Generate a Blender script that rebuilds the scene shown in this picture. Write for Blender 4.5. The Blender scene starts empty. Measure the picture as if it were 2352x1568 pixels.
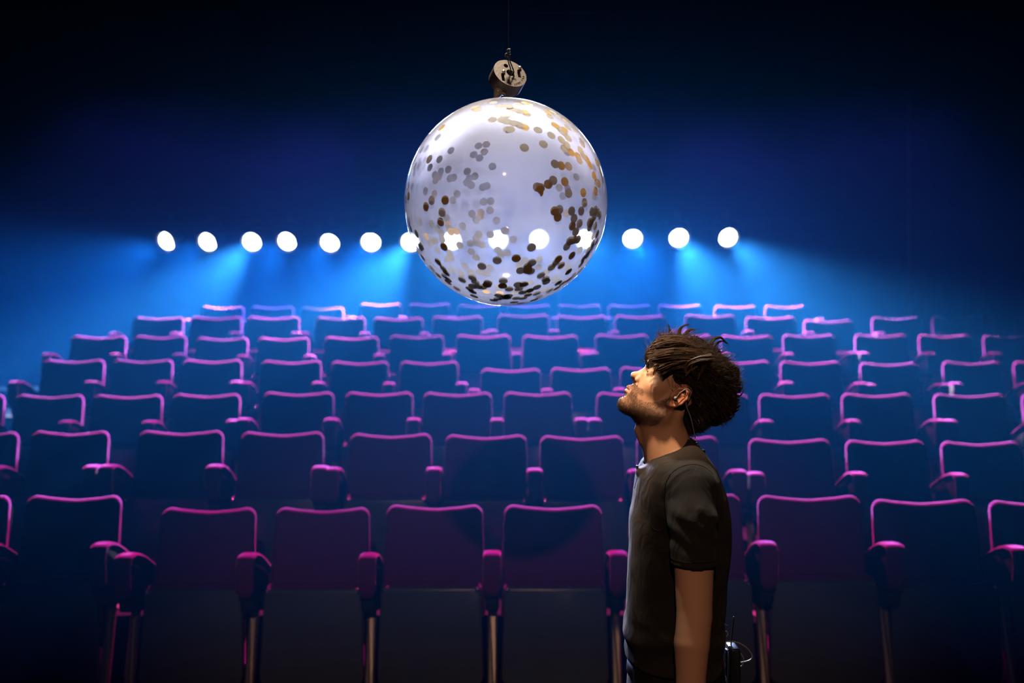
import bpy, bmesh, math, random
import numpy as np
from mathutils import Vector, Matrix

# ------------------------------------------------------------------ camera, world, exposure, lights
S = bpy.context.scene
C = S.collection
FPX = 35.0 / 36.0 * 2352            # focal length in pixels of the 2352 x 1568 frame
CAMZ = 1.67                          # eye height above the front floor

cam_d = bpy.data.cameras.new('camera'); cam = bpy.data.objects.new('camera', cam_d); C.objects.link(cam)
cam_d.lens = 35; cam_d.sensor_width = 36; cam_d.clip_end = 60
cam.location = (0, 0, CAMZ); cam.rotation_euler = (math.pi / 2, 0, 0)
cam_d.dof.use_dof = True; cam_d.dof.focus_distance = 2.32; cam_d.dof.aperture_fstop = 2.4
S.camera = cam

w = bpy.data.worlds.new('dark_hall'); S.world = w; w.use_nodes = True
w.node_tree.nodes['Background'].inputs[0].default_value = (0.10, 0.14, 0.25, 1)
w.node_tree.nodes['Background'].inputs[1].default_value = 0.01
S.view_settings.view_transform = 'Standard'; S.view_settings.look = 'None'
S.view_settings.exposure = 0.0; S.view_settings.gamma = 1.0; S.view_settings.use_curve_mapping = False
cy = S.cycles
cy.max_bounces = 8; cy.diffuse_bounces = 0; cy.glossy_bounces = 2; cy.transmission_bounces = 6
cy.transparent_max_bounces = 24; cy.volume_bounces = 0
cy.sample_clamp_indirect = 4.0; cy.use_denoising = True; cy.caustics_reflective = False; cy.caustics_refractive = False
cy.blur_glossy = 1.0; cy.use_light_tree = False; cy.adaptive_threshold = 0.02

def spot(name, loc, target, energy, color, size_deg, blend, radius):
    l = bpy.data.lights.new(name, 'SPOT'); o = bpy.data.objects.new(name, l); C.objects.link(o)
    l.energy = energy; l.color = color; l.spot_size = math.radians(size_deg); l.spot_blend = blend
    l.shadow_soft_size = radius
    o.location = loc
    o.rotation_euler = (Vector(target) - Vector(loc)).to_track_quat('-Z', 'Y').to_euler()
    return o
# warm lanterns above the stage, out of frame, plus an added face light
spot('stage_lantern_overhead', (-0.02, 2.40, 3.2), (0.08, 2.33, 1.7), 215, (1.0, 0.86, 0.68), 75, 0.5, 0.05)
spot('added_face_spot', (0.05, 1.75, 3.5), (0.295, 2.31, 1.58), 430, (1.0, 0.66, 0.40), 9.0, 0.5, 0.05)  # added light for the face alone, so the balloon is not overexposed
spot('stage_lantern_front', (-0.10, -1.5, 3.55), (0.05, 4.6, 0.25), 135, (1.0, 0.56, 0.36), 34, 0.8, 0.05)

# pink wash lanterns on the high rear bar, above the top of the frame, lighting the tops of the seats
for _x in (-2.6, -0.9, 0.9, 2.6):
    spot('wash_lantern', (_x, 13.0, 7.5), (_x * 1.0, 6.6, 0.64), 12500, (1.0, 0.06, 0.38), 27, 0.45, 0.10)

# ------------------------------------------------------------------ helpers
def P(px, py, y):
    """world point at depth y that the camera sees at pixel (px, py)"""
    return Vector(((px - 1176) * y / FPX, y, CAMZ + (784 - py) * y / FPX))

def link(o, parent=None):
    C.objects.link(o)
    if parent: o.parent = parent
    return o
def tag(o, label=None, cat=None, group=None, kind=None):
    if label: o['label'] = label
    if cat: o['category'] = cat
    if group: o['group'] = group
    if kind: o['kind'] = kind
    return o
def empty(name, loc=(0, 0, 0), rot=(0, 0, 0)):
    o = bpy.data.objects.new(name, None); o.location = loc; o.rotation_euler = rot
    o.empty_display_size = 0.1
    return link(o)
def mesh(name, verts, faces, mat, parent=None, smooth=True):
    me = bpy.data.meshes.new(name)
    me.from_pydata([tuple(v) for v in verts], [], faces)
    if mat: me.materials.append(mat)
    if smooth: me.polygons.foreach_set('use_smooth', [True] * len(me.polygons))
    me.update()
    return link(bpy.data.objects.new(name, me), parent)

def principled(name, color, rough=0.5, metallic=0.0, spec=0.5, **kw):
    m = bpy.data.materials.new(name); m.use_nodes = True
    b = m.node_tree.nodes['Principled BSDF']
    b.inputs['Base Color'].default_value = (*color, 1); b.inputs['Roughness'].default_value = rough
    b.inputs['Metallic'].default_value = metallic; b.inputs['Specular IOR Level'].default_value = spec
    for k, v in kw.items(): b.inputs[k.replace('_', ' ')].default_value = v
    return m
def add_noise(m, scale, amount, bump=0.0, bump_scale=None, detail=4, coord='Object'):
    """multiply the base colour by procedural grain and add fine relief"""
    nt = m.node_tree; b = nt.nodes['Principled BSDF']
    tc = nt.nodes.new('ShaderNodeTexCoord'); n = nt.nodes.new('ShaderNodeTexNoise')
    n.inputs['Scale'].default_value = scale; n.inputs['Detail'].default_value = detail
    nt.links.new(tc.outputs[coord], n.inputs['Vector'])
    mr = nt.nodes.new('ShaderNodeMapRange'); mr.inputs[3].default_value = 1 - amount; mr.inputs[4].default_value = 1 + amount
    nt.links.new(n.outputs['Fac'], mr.inputs[0])
    mx = nt.nodes.new('ShaderNodeMix'); mx.data_type = 'RGBA'; mx.blend_type = 'MULTIPLY'; mx.inputs[0].default_value = 1
    mx.inputs[6].default_value = b.inputs['Base Color'].default_value
    nt.links.new(mr.outputs[0], mx.inputs[7]); nt.links.new(mx.outputs[2], b.inputs['Base Color'])
    if bump:
        n2 = nt.nodes.new('ShaderNodeTexNoise'); n2.inputs['Scale'].default_value = bump_scale or scale * 4
        nt.links.new(tc.outputs[coord], n2.inputs['Vector'])
        bp = nt.nodes.new('ShaderNodeBump'); bp.inputs['Strength'].default_value = bump; bp.inputs['Distance'].default_value = 0.002
        nt.links.new(n2.outputs['Fac'], bp.inputs['Height']); nt.links.new(bp.outputs[0], b.inputs['Normal'])
    return m

M = {}
M['fabric'] = add_noise(principled('seat_fabric', (0.155, 0.012, 0.185), 0.7, spec=0.0, Sheen_Weight=0.5, Sheen_Roughness=0.35, Sheen_Tint=(0.85, 0.3, 1.0, 1)), 60, 0.12, 0.15, 900)
M['shell'] = add_noise(principled('seat_shell_grey', (0.085, 0.115, 0.135), 0.25, spec=0.5), 9, 0.12)
M['arm_side'] = principled('arm_side_black', (0.010, 0.010, 0.013), 0.7, spec=0.1)
M['back_shell'] = principled('back_shell_dark', (0.006, 0.006, 0.007), 0.85, spec=0.05)
M['leg'] = add_noise(principled('leg_metal', (0.42, 0.36, 0.28), 0.42, metallic=0.7), 14, 0.1)
M['bracket'] = principled('bracket_black', (0.012, 0.012, 0.014), 0.6)
M['chrome'] = principled('chrome', (0.9, 0.9, 0.92), 0.12, metallic=1.0)
M['black_wall'] = add_noise(principled('black_drape', (0.028, 0.028, 0.034), 0.9, spec=0.1), 3, 0.25)
M['black_floor'] = add_noise(principled('black_floor', (0.008, 0.008, 0.010), 0.85, spec=0.1), 4, 0.25)
M['carpet'] = add_noise(principled('tier_carpet', (0.007, 0.007, 0.011), 0.95, spec=0.08), 30, 0.2)
M['pipe'] = add_noise(principled('matte_black_paint', (0.010, 0.010, 0.012), 0.95, spec=0.03), 12, 0.15)
M['steel_black'] = add_noise(principled('black_steel', (0.03, 0.03, 0.035), 0.45, metallic=0.4), 12, 0.15)

def box(name, lo, hi, mat, parent=None):
    x0, y0, z0 = lo; x1, y1, z1 = hi
    v = [(x0, y0, z0), (x1, y0, z0), (x1, y1, z0), (x0, y1, z0), (x0, y0, z1), (x1, y0, z1), (x1, y1, z1), (x0, y1, z1)]
    f = [(0, 3, 2, 1), (4, 5, 6, 7), (0, 1, 5, 4), (1, 2, 6, 5), (2, 3, 7, 6), (3, 0, 4, 7)]
    return mesh(name, v, f, mat, parent, smooth=False)

def rounded_poly(pts, seg=6):
    """pts: (x, y, radius) corners -> rounded outline points"""
    out = []; n = len(pts)
    for i in range(n):
        p = Vector(pts[i][:2]); a = Vector(pts[i - 1][:2]); b = Vector(pts[(i + 1) % n][:2]); r = pts[i][2]
        if r <= 0: out.append(p); continue
        da = (a - p).normalized(); db = (b - p).normalized()
        ang = da.angle(db); t = min(r / math.tan(ang / 2), (a - p).length * .5, (b - p).length * .5)
        r2 = t * math.tan(ang / 2)
        c = p + (da + db).normalized() * (r2 / math.sin(ang / 2))
        s = p + da * t; e = p + db * t
        a0 = math.atan2(s.y - c.y, s.x - c.x); a1 = math.atan2(e.y - c.y, e.x - c.x)
        d = (a1 - a0 + math.pi) % (2 * math.pi) - math.pi
        for k in range(seg + 1):
            th = a0 + d * k / seg
            out.append(Vector((c.x + r2 * math.cos(th), c.y + r2 * math.sin(th))))
    return out

def slab(outline, thick, er, to3d, nr=5):
    """closed 2-D outline (ccw) thickened along a third axis with rounded edges -> verts, faces"""
    n = len(outline); nrm = []
    for i in range(n):
        t = (outline[(i + 1) % n] - outline[i - 1])
        if t.length < 1e-9: t = Vector((1, 0))
        t.normalize(); nrm.append(Vector((t.y, -t.x)))
    er = min(er, thick / 2)
    prof = []
    for k in range(nr + 1):
        a = math.pi / 2 * k / nr; prof.append((er * (1 - math.sin(a)), er * (1 - math.cos(a))))
    prof += [(i, thick - d) for i, d in reversed(prof)]
    V = []; F = []
    for ins, d in prof:
        for i in range(n):
            p = outline[i] - nrm[i] * ins
            V.append(to3d(p.x, p.y, d))
    for k in range(len(prof) - 1):
        for i in range(n):
            j = (i + 1) % n
            F.append((k * n + i, k * n + j, (k + 1) * n + j, (k + 1) * n + i))
    F.append(tuple(reversed(range(n)))); F.append(tuple((len(prof) - 1) * n + i for i in range(n)))
    return V, F

def tube_geo(pts, rad, sides=8, caps=True):
    pts = [Vector(p) for p in pts]; n = len(pts)
    if not hasattr(rad, '__len__'): rad = [rad] * n
    V = []; F = []; up = None
    for i in range(n):
        t = (pts[min(i + 1, n - 1)] - pts[max(i - 1, 0)])
        if t.length < 1e-12: t = Vector((0, 0, 1))
        t.normalize()
        if up is None: up = t.orthogonal().normalized()
        up = (up - t * up.dot(t))
        up = up.normalized() if up.length > 1e-6 else t.orthogonal().normalized()
        b = t.cross(up)
        for k in range(sides):
            a = 2 * math.pi * k / sides
            V.append(pts[i] + (up * math.cos(a) + b * math.sin(a)) * rad[i])
    for i in range(n - 1):
        for k in range(sides):
            l = (k + 1) % sides
            F.append((i * sides + k, i * sides + l, (i + 1) * sides + l, (i + 1) * sides + k))
    if caps:
        F.append(tuple(reversed(range(sides)))); F.append(tuple((n - 1) * sides + k for k in range(sides)))
    return V, F
def tube(name, pts, rad, mat, parent=None, sides=8, caps=True):
    V, F = tube_geo(pts, rad, sides, caps); return mesh(name, V, F, mat, parent)
def lathe_geo(prof, seg=24, to3d=lambda r, a, h: (r * math.cos(a), r * math.sin(a), h)):
    V = []; F = []; n = len(prof)
    for r, h in prof:
        for k in range(seg): V.append(to3d(r, 2 * math.pi * k / seg, h))
    for i in range(n - 1):
        for k in range(seg):
            l = (k + 1) % seg
            F.append((i * seg + k, i * seg + l, (i + 1) * seg + l, (i + 1) * seg + k))
    return V, F
def smooth_path(pts, n=8):
    """Catmull-Rom through the points"""
    p = [Vector(q) for q in pts]; p = [p[0] * 2 - p[1]] + p + [p[-1] * 2 - p[-2]]; out = []
    for i in range(1, len(p) - 2):
        for k in range(n):
            t = k / n; a, b, c, d = p[i - 1], p[i], p[i + 1], p[i + 2]
            out.append(0.5 * ((2 * b) + (c - a) * t + (2 * a - 5 * b + 4 * c - d) * t * t + (3 * b - a - 3 * c + d) * t ** 3))
    out.append(p[-2]); return out

# ------------------------------------------------------------------ the hall
ROWY = [4.66, 5.60, 6.62, 7.62, 8.52, 9.40, 10.70]
TIERZ = [0.0, 0.241, 0.427, 0.61, 0.818, 1.004, 1.177]
floor = tag(box('floor', (-8, -3.5, -0.2), (8, ROWY[1] - 0.62, 0.0), M['black_floor']), 'black stage floor in front of the first row', None, None, 'structure')
for i in range(1, 7):
    y0 = ROWY[i] - 0.62; y1 = ROWY[i + 1] - 0.62 if i < 6 else 14.0
    tag(box('floor_tier', (-8, y0, -0.2), (8, y1, TIERZ[i]), M['carpet']), 'dark carpeted step of the raked seating', None, None, 'structure')
tag(box('wall_back', (-8, 13.6, -0.2), (8, 13.8, 8.0), M['black_wall']), 'black wall behind the lamps', None, None, 'structure')
tag(box('wall_left', (-8.2, -3.5, -0.2), (-8, 13.8, 8.0), M['black_wall']), 'black side wall left of the seats', None, None, 'structure')
tag(box('wall_right', (8, -3.5, -0.2), (8.2, 13.8, 8.0), M['black_wall']), 'black side wall right of the seats', None, None, 'structure')
tag(box('wall_stage', (-8, -3.7, -0.2), (8, -3.5, 8.0), M['black_wall']), 'black wall behind the camera', None, None, 'structure')
tag(box('ceiling', (-8.2, -3.7, 8.0), (8.2, 13.8, 8.2), M['black_wall']), 'black ceiling above the hall', None, None, 'structure')
# ------------------------------------------------------------------ theatre seats
def lean(z): return -(0.90 - z) * math.tan(math.radians(13))
def seat_meshes():
    D = {}
    # upholstered backrest: rounded corners, dipped top edge
    o = rounded_poly([(-0.247, 0.40, 0.03), (0.247, 0.40, 0.03), (0.229, 0.912, 0.055), (0.13, 0.896, 0.12), (0, 0.884, 0.4), (-0.13, 0.896, 0.12), (-0.229, 0.912, 0.055)], 7)
    D['backrest'] = slab(o, 0.066, 0.031, lambda x, z, d: (x, lean(z) + d - 0.018 * (x / 0.23) ** 2, z), 5)
    o = rounded_poly([(-0.232, 0.36, 0.03), (0.232, 0.36, 0.03), (0.218, 0.882, 0.055), (-0.218, 0.882, 0.055)], 4)
    D['back_shell'] = slab(o, 0.014, 0.006, lambda x, z, d: (x, lean(z) + 0.060 + d, z), 2)
    # seat folded up: grey underside faces the stage, red cushion behind it
    py = lambda z: -0.285 + (z - 0.14) * 0.10
    o = rounded_poly([(-0.243, 0.15, 0.04), (0.243, 0.15, 0.04), (0.230, 0.578, 0.028), (-0.230, 0.578, 0.028)], 5)
    D['seat_shell'] = slab(o, 0.030, 0.012, lambda x, z, d: (x, py(z) + d + 0.012 * (x / 0.23) ** 2, z), 3)
    o = rounded_poly([(-0.236, 0.19, 0.04), (0.236, 0.19, 0.04), (0.232, 0.597, 0.045), (-0.232, 0.597, 0.045)], 5)
    D['seat_cushion'] = slab(o, 0.085, 0.040, lambda x, z, d: (x, py(z) + 0.028 + d, z), 4)
    # upholstered armrest, high at the front, sloping down to the back
    o = rounded_poly([(-0.352, 0.555, 0.01), (0.02, 0.515, 0.02), (0.05, 0.585, 0.01), (-0.12, 0.678, 0.15), (-0.27, 0.738, 0.10), (-0.355, 0.738, 0.022)], 5)
    D['armrest'] = slab(o, 0.066, 0.008, lambda y, z, d: (d - 0.033, y, z), 2)
    # padded strip running up the front and back along the top of the arm
    cl = [Vector((0, y, z)) for y, z in ((-0.361, 0.572), (-0.363, 0.66), (-0.362, 0.712), (-0.352, 0.736), (-0.328, 0.744), (-0.27, 0.741), (-0.19, 0.714), (-0.10, 0.669), (-0.02, 0.624), (0.058, 0.582))]
    cl = smooth_path(cl, 3); V = []; F = []; n = len(cl); m = 14
    for i in range(n):
        t = (cl[min(i + 1, n - 1)] - cl[max(i - 1, 0)]).normalized(); nn = Vector((0, -t.z, t.y)) * -1
        end = 0.55 if i in (0, n - 1) else 1.0
        for k in range(m):
            a = 2 * math.pi * k / m; c_, s_ = math.cos(a), math.sin(a)
            V.append(cl[i] + Vector((0.040 * end * math.copysign(abs(c_) ** 0.6, c_), 0, 0)) + nn * 0.0125 * end * math.copysign(abs(s_) ** 0.8, s_))
    for i in range(n - 1):
        for k in range(m): l = (k + 1) % m; F.append((i * m + k, i * m + l, (i + 1) * m + l, (i + 1) * m + k))
    F.append(tuple(range(m))); F.append(tuple((n - 1) * m + k for k in range(m)))
    D['arm_pad'] = V, F
    D['bracket'] = slab(rounded_poly([(-0.33, 0.50, 0.012), (-0.05, 0.44, 0.012), (-0.04, 0.545, 0.012), (-0.34, 0.572, 0.012)], 2), 0.060, 0.008, lambda y, z, d: (d - 0.030, y, z), 2)
    # flat bar leg running down and forward, with a floor foot
    o = [Vector(p) for p in ((-0.022, 0.0), (0.022, 0.0), (0.022, 0.53), (-0.022, 0.53))]
    D['leg'] = slab(rounded_poly([(p.x, p.y, 0.004) for p in o], 2), 0.030, 0.010, lambda x, z, d: (x, -0.35 + 0.15 * (z / 0.53) + d, z), 3)
    D['foot'] = slab(rounded_poly([(-0.04, -0.45, 0.015), (0.04, -0.45, 0.015), (0.04, -0.22, 0.015), (-0.04, -0.22, 0.015)], 3), 0.012, 0.004, lambda x, y, d: (x, y, 0.012 - d), 2)
    # round chrome stop on the corner of the folded seat
    V, F = lathe_geo([(0.0, 0.010), (0.006, 0.0085), (0.0085, 0.004), (0.009, 0.0)], 10)
    D['bolt'] = [(x, -z, y) for x, y, z in V], F
    R = {}
    for k, (V, F) in D.items():
        me = bpy.data.meshes.new(k); me.from_pydata([tuple(v) for v in V], [], F)
        me.polygons.foreach_set('use_smooth', [True] * len(me.polygons))
        bm = bmesh.new(); bm.from_mesh(me); bmesh.ops.recalc_face_normals(bm, faces=bm.faces); bm.to_mesh(me); bm.free()
        me.materials.append({'backrest': M['fabric'], 'seat_cushion': M['fabric'], 'armrest': M['arm_side'], 'arm_pad': M['fabric'], 'back_shell': M['back_shell'], 'seat_shell': M['shell'],
                             'bracket': M['bracket'], 'leg': M['leg'], 'foot': M['bracket'], 'bolt': M['chrome']}[k])
        R[k] = me
    return R
SM = seat_meshes()
def part(me, parent, loc=(0, 0, 0), name=None):
    o = bpy.data.objects.new(name or me.name.split('.')[0], me); o.location = loc
    return link(o, parent)

# left edge, right edge and top of every backrest in the photograph, row by row
ROWS = [
 [(-196, 22, 1140), (60, 278, 1140), (370, 588, 1168), (632, 850, 1168), (887, 1110, 1162), (1157, 1383, 1162), (1478, 1702, 1137), (1740, 1978, 1140), (2003, 2240, 1149), (2273, 2505, 1152)],
 [(-150, 42, 993), (72, 250, 991), (318, 513, 990), (552, 744, 993), (803, 992, 997), (1022, 1210, 1000), (1240, 1432, 1002), (1462, 1650, 1003), (1720, 1908, 1009), (1943, 2125, 1012), (2162, 2345, 1015)],
 [(-150, 10, 907), (35, 192, 907), (212, 373, 907), (396, 552, 905), (604, 767, 901), (793, 949, 901), (972, 1130, 902), (1157, 1314, 901), (1370, 1530, 902), (1560, 1719, 905), (1743, 1908, 905), (1933, 2095, 904), (2145, 2310, 905), (2348, 2510, 905)],
 [(97, 240, 826), (258, 397, 826), (418, 556, 826), (600, 738, 828), (760, 893, 830), (918, 1053, 830), (1105, 1242, 847), (1265, 1403, 845), (1424, 1562, 843), (1633, 1770, 828), (1792, 1932, 830), (1975, 2110, 833), (2165, 2300, 830), (2328, 2466, 830)],
 [(163, 290, 771), (308, 428, 771), (450, 570, 775), (592, 710, 775), (745, 870, 773), (895, 1020, 770), (1047, 1173, 769), (1200, 1328, 770), (1367, 1490, 768), (1513, 1636, 769), (1655, 1775, 770), (1798, 1918, 768), (1963, 2085, 768), (2110, 2230, 768), (2258, 2380, 770)],
 [(305, 422, 728), (437, 556, 727), (567, 688, 727), (725, 839, 728), (858, 972, 729), (993, 1108, 726), (1143, 1261, 722), (1278, 1394, 725), (1412, 1528, 724), (1573, 1690, 723), (1713, 1827, 727), (1846, 1960, 735), (2002, 2117, 728), (2140, 2255, 728)],
 [(462, 560, 704), (577, 675, 704), (692, 790, 706), (825, 923, 697), (938, 1034, 697), (1052, 1150, 700), (1166, 1264, 700), (1282, 1380, 700), (1397, 1495, 700), (1512, 1610, 700), (1640, 1738, 702), (1756, 1854, 702)],
]
ORD = ['first', 'second', 'third', 'fourth', 'fifth', 'sixth', 'seventh', 'eighth', 'ninth', 'tenth', 'eleventh', 'twelfth', 'thirteenth', 'fourteenth', 'fifteenth']
ROWNAME = ['the front row', 'the second row', 'the third row', 'the fourth row', 'the fifth row', 'the sixth row', 'the hazy back row']
def add_arm(seat, x):
    ar = part(SM['armrest'], seat, (x, 0, 0)); part(SM['arm_pad'], ar); part(SM['bracket'], seat, (x, 0, 0))
    lg = part(SM['leg'], seat, (x, 0, 0)); part(SM['foot'], lg)
rng = random.Random(4)
for ri, row in enumerate(ROWS):
    Y = ROWY[ri]; k = Y / FPX
    info = []
    for (l, r, t) in row:
        cx = ((l + r) / 2 - 1176) * k; ww = (r - l) * k
        info.append((cx, min(max(ww / 0.466, 0.92), 1.08), CAMZ + (784 - t) * k))
    for si, (cx, sx, zt) in enumerate(info):
        e = empty('theatre_seat', (cx, Y, TIERZ[ri])); 
        sz = (zt - TIERZ[ri]) / 0.903
        e.scale = (sx, 1.0, sz)
        lab = 'red tip-up theatre seat, %s from the left in %s' % (ORD[si], ROWNAME[ri])
        tag(e, lab, 'seat', 'tip-up seats in ' + ROWNAME[ri])
        part(SM['backrest'], e); part(SM['back_shell'], e)
        sh = part(SM['seat_shell'], e); part(SM['seat_cushion'], e)
        for s in (-1, 1):
            part(SM['bolt'], sh, (s * 0.212, -0.238, 0.566))
        half = 0.233 * sx
        # armrests stand in the gaps: one in a narrow gap, one on each side of a wide gap
        if si == len(info) - 1: add_arm(e, 0.275)
        else:
            gap = (info[si + 1][0] - 0.233 * info[si + 1][1]) - (cx + half)
            if gap < 0.135: add_arm(e, (half + gap / 2) / sx)
            else: add_arm(e, (half + 0.040) / sx)
        if si == 0: add_arm(e, -0.275)
        else:
            gap = (cx - half) - (info[si - 1][0] + 0.233 * info[si - 1][1])
            if gap >= 0.135: add_arm(e, -(half + 0.040) / sx)

# ------------------------------------------------------------------ stage lamps on the back bar
LAMPY = 12.2
def emission(name, color, strength):
    m = bpy.data.materials.new(name); m.use_nodes = True; nt = m.node_tree
    nt.nodes.remove(nt.nodes['Principled BSDF'])
    e = nt.nodes.new('ShaderNodeEmission'); e.inputs[0].default_value = (*color, 1); e.inputs[1].default_value = strength
    nt.links.new(e.outputs[0], nt.nodes['Material Output'].inputs[0]); return m
M['lens'] = emission('lit_lamp_lens', (0.72, 0.84, 1.0), 14)
M['lens'].cycles.emission_sampling = 'NONE'
def lamp_meshes():
    D = {}
    rot = lambda r, a, h: (r * math.cos(a), -h, r * math.sin(a))      # axis along -y (towards the stage)
    D['lamp_can'] = lathe_geo([(0.0, -0.33), (0.06, -0.325), (0.085, -0.27), (0.104, -0.18), (0.112, -0.02), (0.118, 0.03), (0.121, 0.03), (0.121, 0.0), (0.116, -0.02), (0.108, -0.18), (0.0, -0.2)], 28, rot), M['steel_black']
    D['lens'] = lathe_geo([(0.106, -0.005), (0.098, 0.022), (0.078, 0.044), (0.045, 0.058), (0.0, 0.063)], 28, rot), M['lens']
    y = [(-0.14, 0.0, 0.0), (-0.145, 0.0, 0.12), (-0.13, 0.0, 0.22), (-0.06, 0.0, 0.26), (0.06, 0.0, 0.26), (0.13, 0.0, 0.22), (0.145, 0.0, 0.12), (0.14, 0.0, 0.0)]
    D['yoke'] = tube_geo([(a, b + 0.12, c) for a, b, c in y], 0.009, 6), M['steel_black']
    D['clamp'] = slab(rounded_poly([(-0.025, 0.25, 0.008), (0.025, 0.25, 0.008), (0.035, 0.33, 0.02), (-0.035, 0.33, 0.02)], 3), 0.04, 0.006, lambda x, z, d: (x, 0.10 + d, z), 2), M['steel_black']
    fr = []
    V = []; F = []
    for (x0, z0, x1, z1) in ((-0.135, 0.118, 0.135, 0.135), (-0.135, -0.135, 0.135, -0.118), (-0.135, -0.118, -0.118, 0.118), (0.118, -0.118, 0.135, 0.118)):
        b = len(V)
        V += [(x, yy, z) for yy in (-0.04, -0.028) for x, z in ((x0, z0), (x1, z0), (x1, z1), (x0, z1))]
        F += [tuple(b + q for q in f) for f in ((0, 1, 2, 3), (7, 6, 5, 4), (0, 4, 5, 1), (1, 5, 6, 2), (2, 6, 7, 3), (3, 7, 4, 0))]
    D['gel_frame'] = (V, F), M['steel_black']
    R = {}
    for k, ((V, F), m) in D.items():
        me = bpy.data.meshes.new(k); me.from_pydata([tuple(v) for v in V], [], F); me.materials.append(m)
        me.polygons.foreach_set('use_smooth', [k != 'gel_frame'] * len(me.polygons)); R[k] = me
    return R
LM = lamp_meshes()
PALE = (1.0, 0.80, 1.0); BLUE = (0.22, 0.46, 1.0); SOFT = (0.70, 0.70, 1.0)
# pixel x, pixel y, yaw (deg, + = towards image right), downward pitch, power, colour
LAMPS = [(384, 553, -26, 20, 1.0, BLUE), (478, 555, -18, 22, .8, BLUE), (579, 555, -8, 27, 4.2, PALE), (660, 554, -14, 22, .8, BLUE), (758, 557, -10, 26, .7, BLUE),
         (852, 556, -3, 24, .9, BLUE), (943, 556, -12, 26, 4.2, PALE), (1038, 553, -3, 17, 1.15, SOFT), (1145, 551, 0, 17, 1.15, SOFT), (1238, 549, 1, 17, 1.25, SOFT), (1342, 549, 2, 17, 1.15, SOFT),
         (1453, 548, 2, 22, 1.0, BLUE), (1559, 546, 4, 26, 3.8, PALE), (1672, 545, 10, 25, 2.8, PALE)]
POWER = 3700.0
for i, (px, py_, yaw, pitch, pw, col) in enumerate(LAMPS):
    p = P(px, py_, LAMPY)
    e = empty('stage_lamp', p)
    rot_ = (math.radians(pitch + 5 * (pw < 1.35) * (not 7 <= i <= 10)), 0, math.radians(yaw))
    tag(e, 'lit round stage lamp, %s from the left on the bar above the back row' % (ORD[i]), 'lamp', 'lit lamps on the back bar')
    for k in ('yoke', 'clamp'): part(LM[k], e)
    cn = part(LM['lamp_can'], e); cn.rotation_euler = rot_
    for k in ('lens', 'gel_frame'): part(LM[k], cn)
    l = bpy.data.lights.new('lamp_light', 'SPOT'); l.energy = POWER * pw; l.color = col
    l.spot_size = math.radians(34 if pw > 1.35 else 42 if 7 <= i <= 10 else 62); l.spot_blend = 0.7 if pw > 1.35 else 1.0; l.shadow_soft_size = 0.09
    lo = bpy.data.objects.new('lamp_light', l); link(lo, cn); lo.location = (0, -0.08, 0); lo.rotation_euler = (-math.pi / 2, 0, 0)
def hung_bar(y, z, x0, x1, label):
    """pipe on steel wires from the roof"""
    e = empty('lighting_bar', (0, y, z)); tag(e, label, 'bar')
    tube('pipe', [Vector((x0, 0, 0)), Vector((x1, 0, 0))], 0.024, M['pipe'], e, 12)
    for x in (x0 + 0.5, (x0 + x1) / 2 + 0.15, x1 - 0.5): tube('suspension_wire', [Vector((x, 0, 0)), Vector((x, 0, 8.0 - z))], 0.0022, M['pipe'], e, 5)
hung_bar(LAMPY + 0.12, P(1000, 553, LAMPY).z + 0.29, P(300, 500, LAMPY).x - 1.2, P(1800, 500, LAMPY).x + 1.2, 'black steel pipe carrying the row of lit lamps')

# haze filling the seating area
hz = bpy.data.materials.new('blue_haze'); hz.use_nodes = True; nt = hz.node_tree
nt.nodes.remove(nt.nodes['Principled BSDF'])
vs = nt.nodes.new('ShaderNodeVolumeScatter'); vs.inputs['Color'].default_value = (0.024, 0.37, 1.0, 1); vs.inputs['Density'].default_value = 0.0069; vs.inputs['Anisotropy'].default_value = 0.35
nt.links.new(vs.outputs[0], nt.nodes['Material Output'].inputs['Volume'])
haze = box('haze', (-7.99, 3.3, -0.19), (7.99, 13.59, 3.55), hz)
tag(haze, 'blue theatrical haze hanging over the raked seats', 'haze', None, 'stuff')
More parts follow.
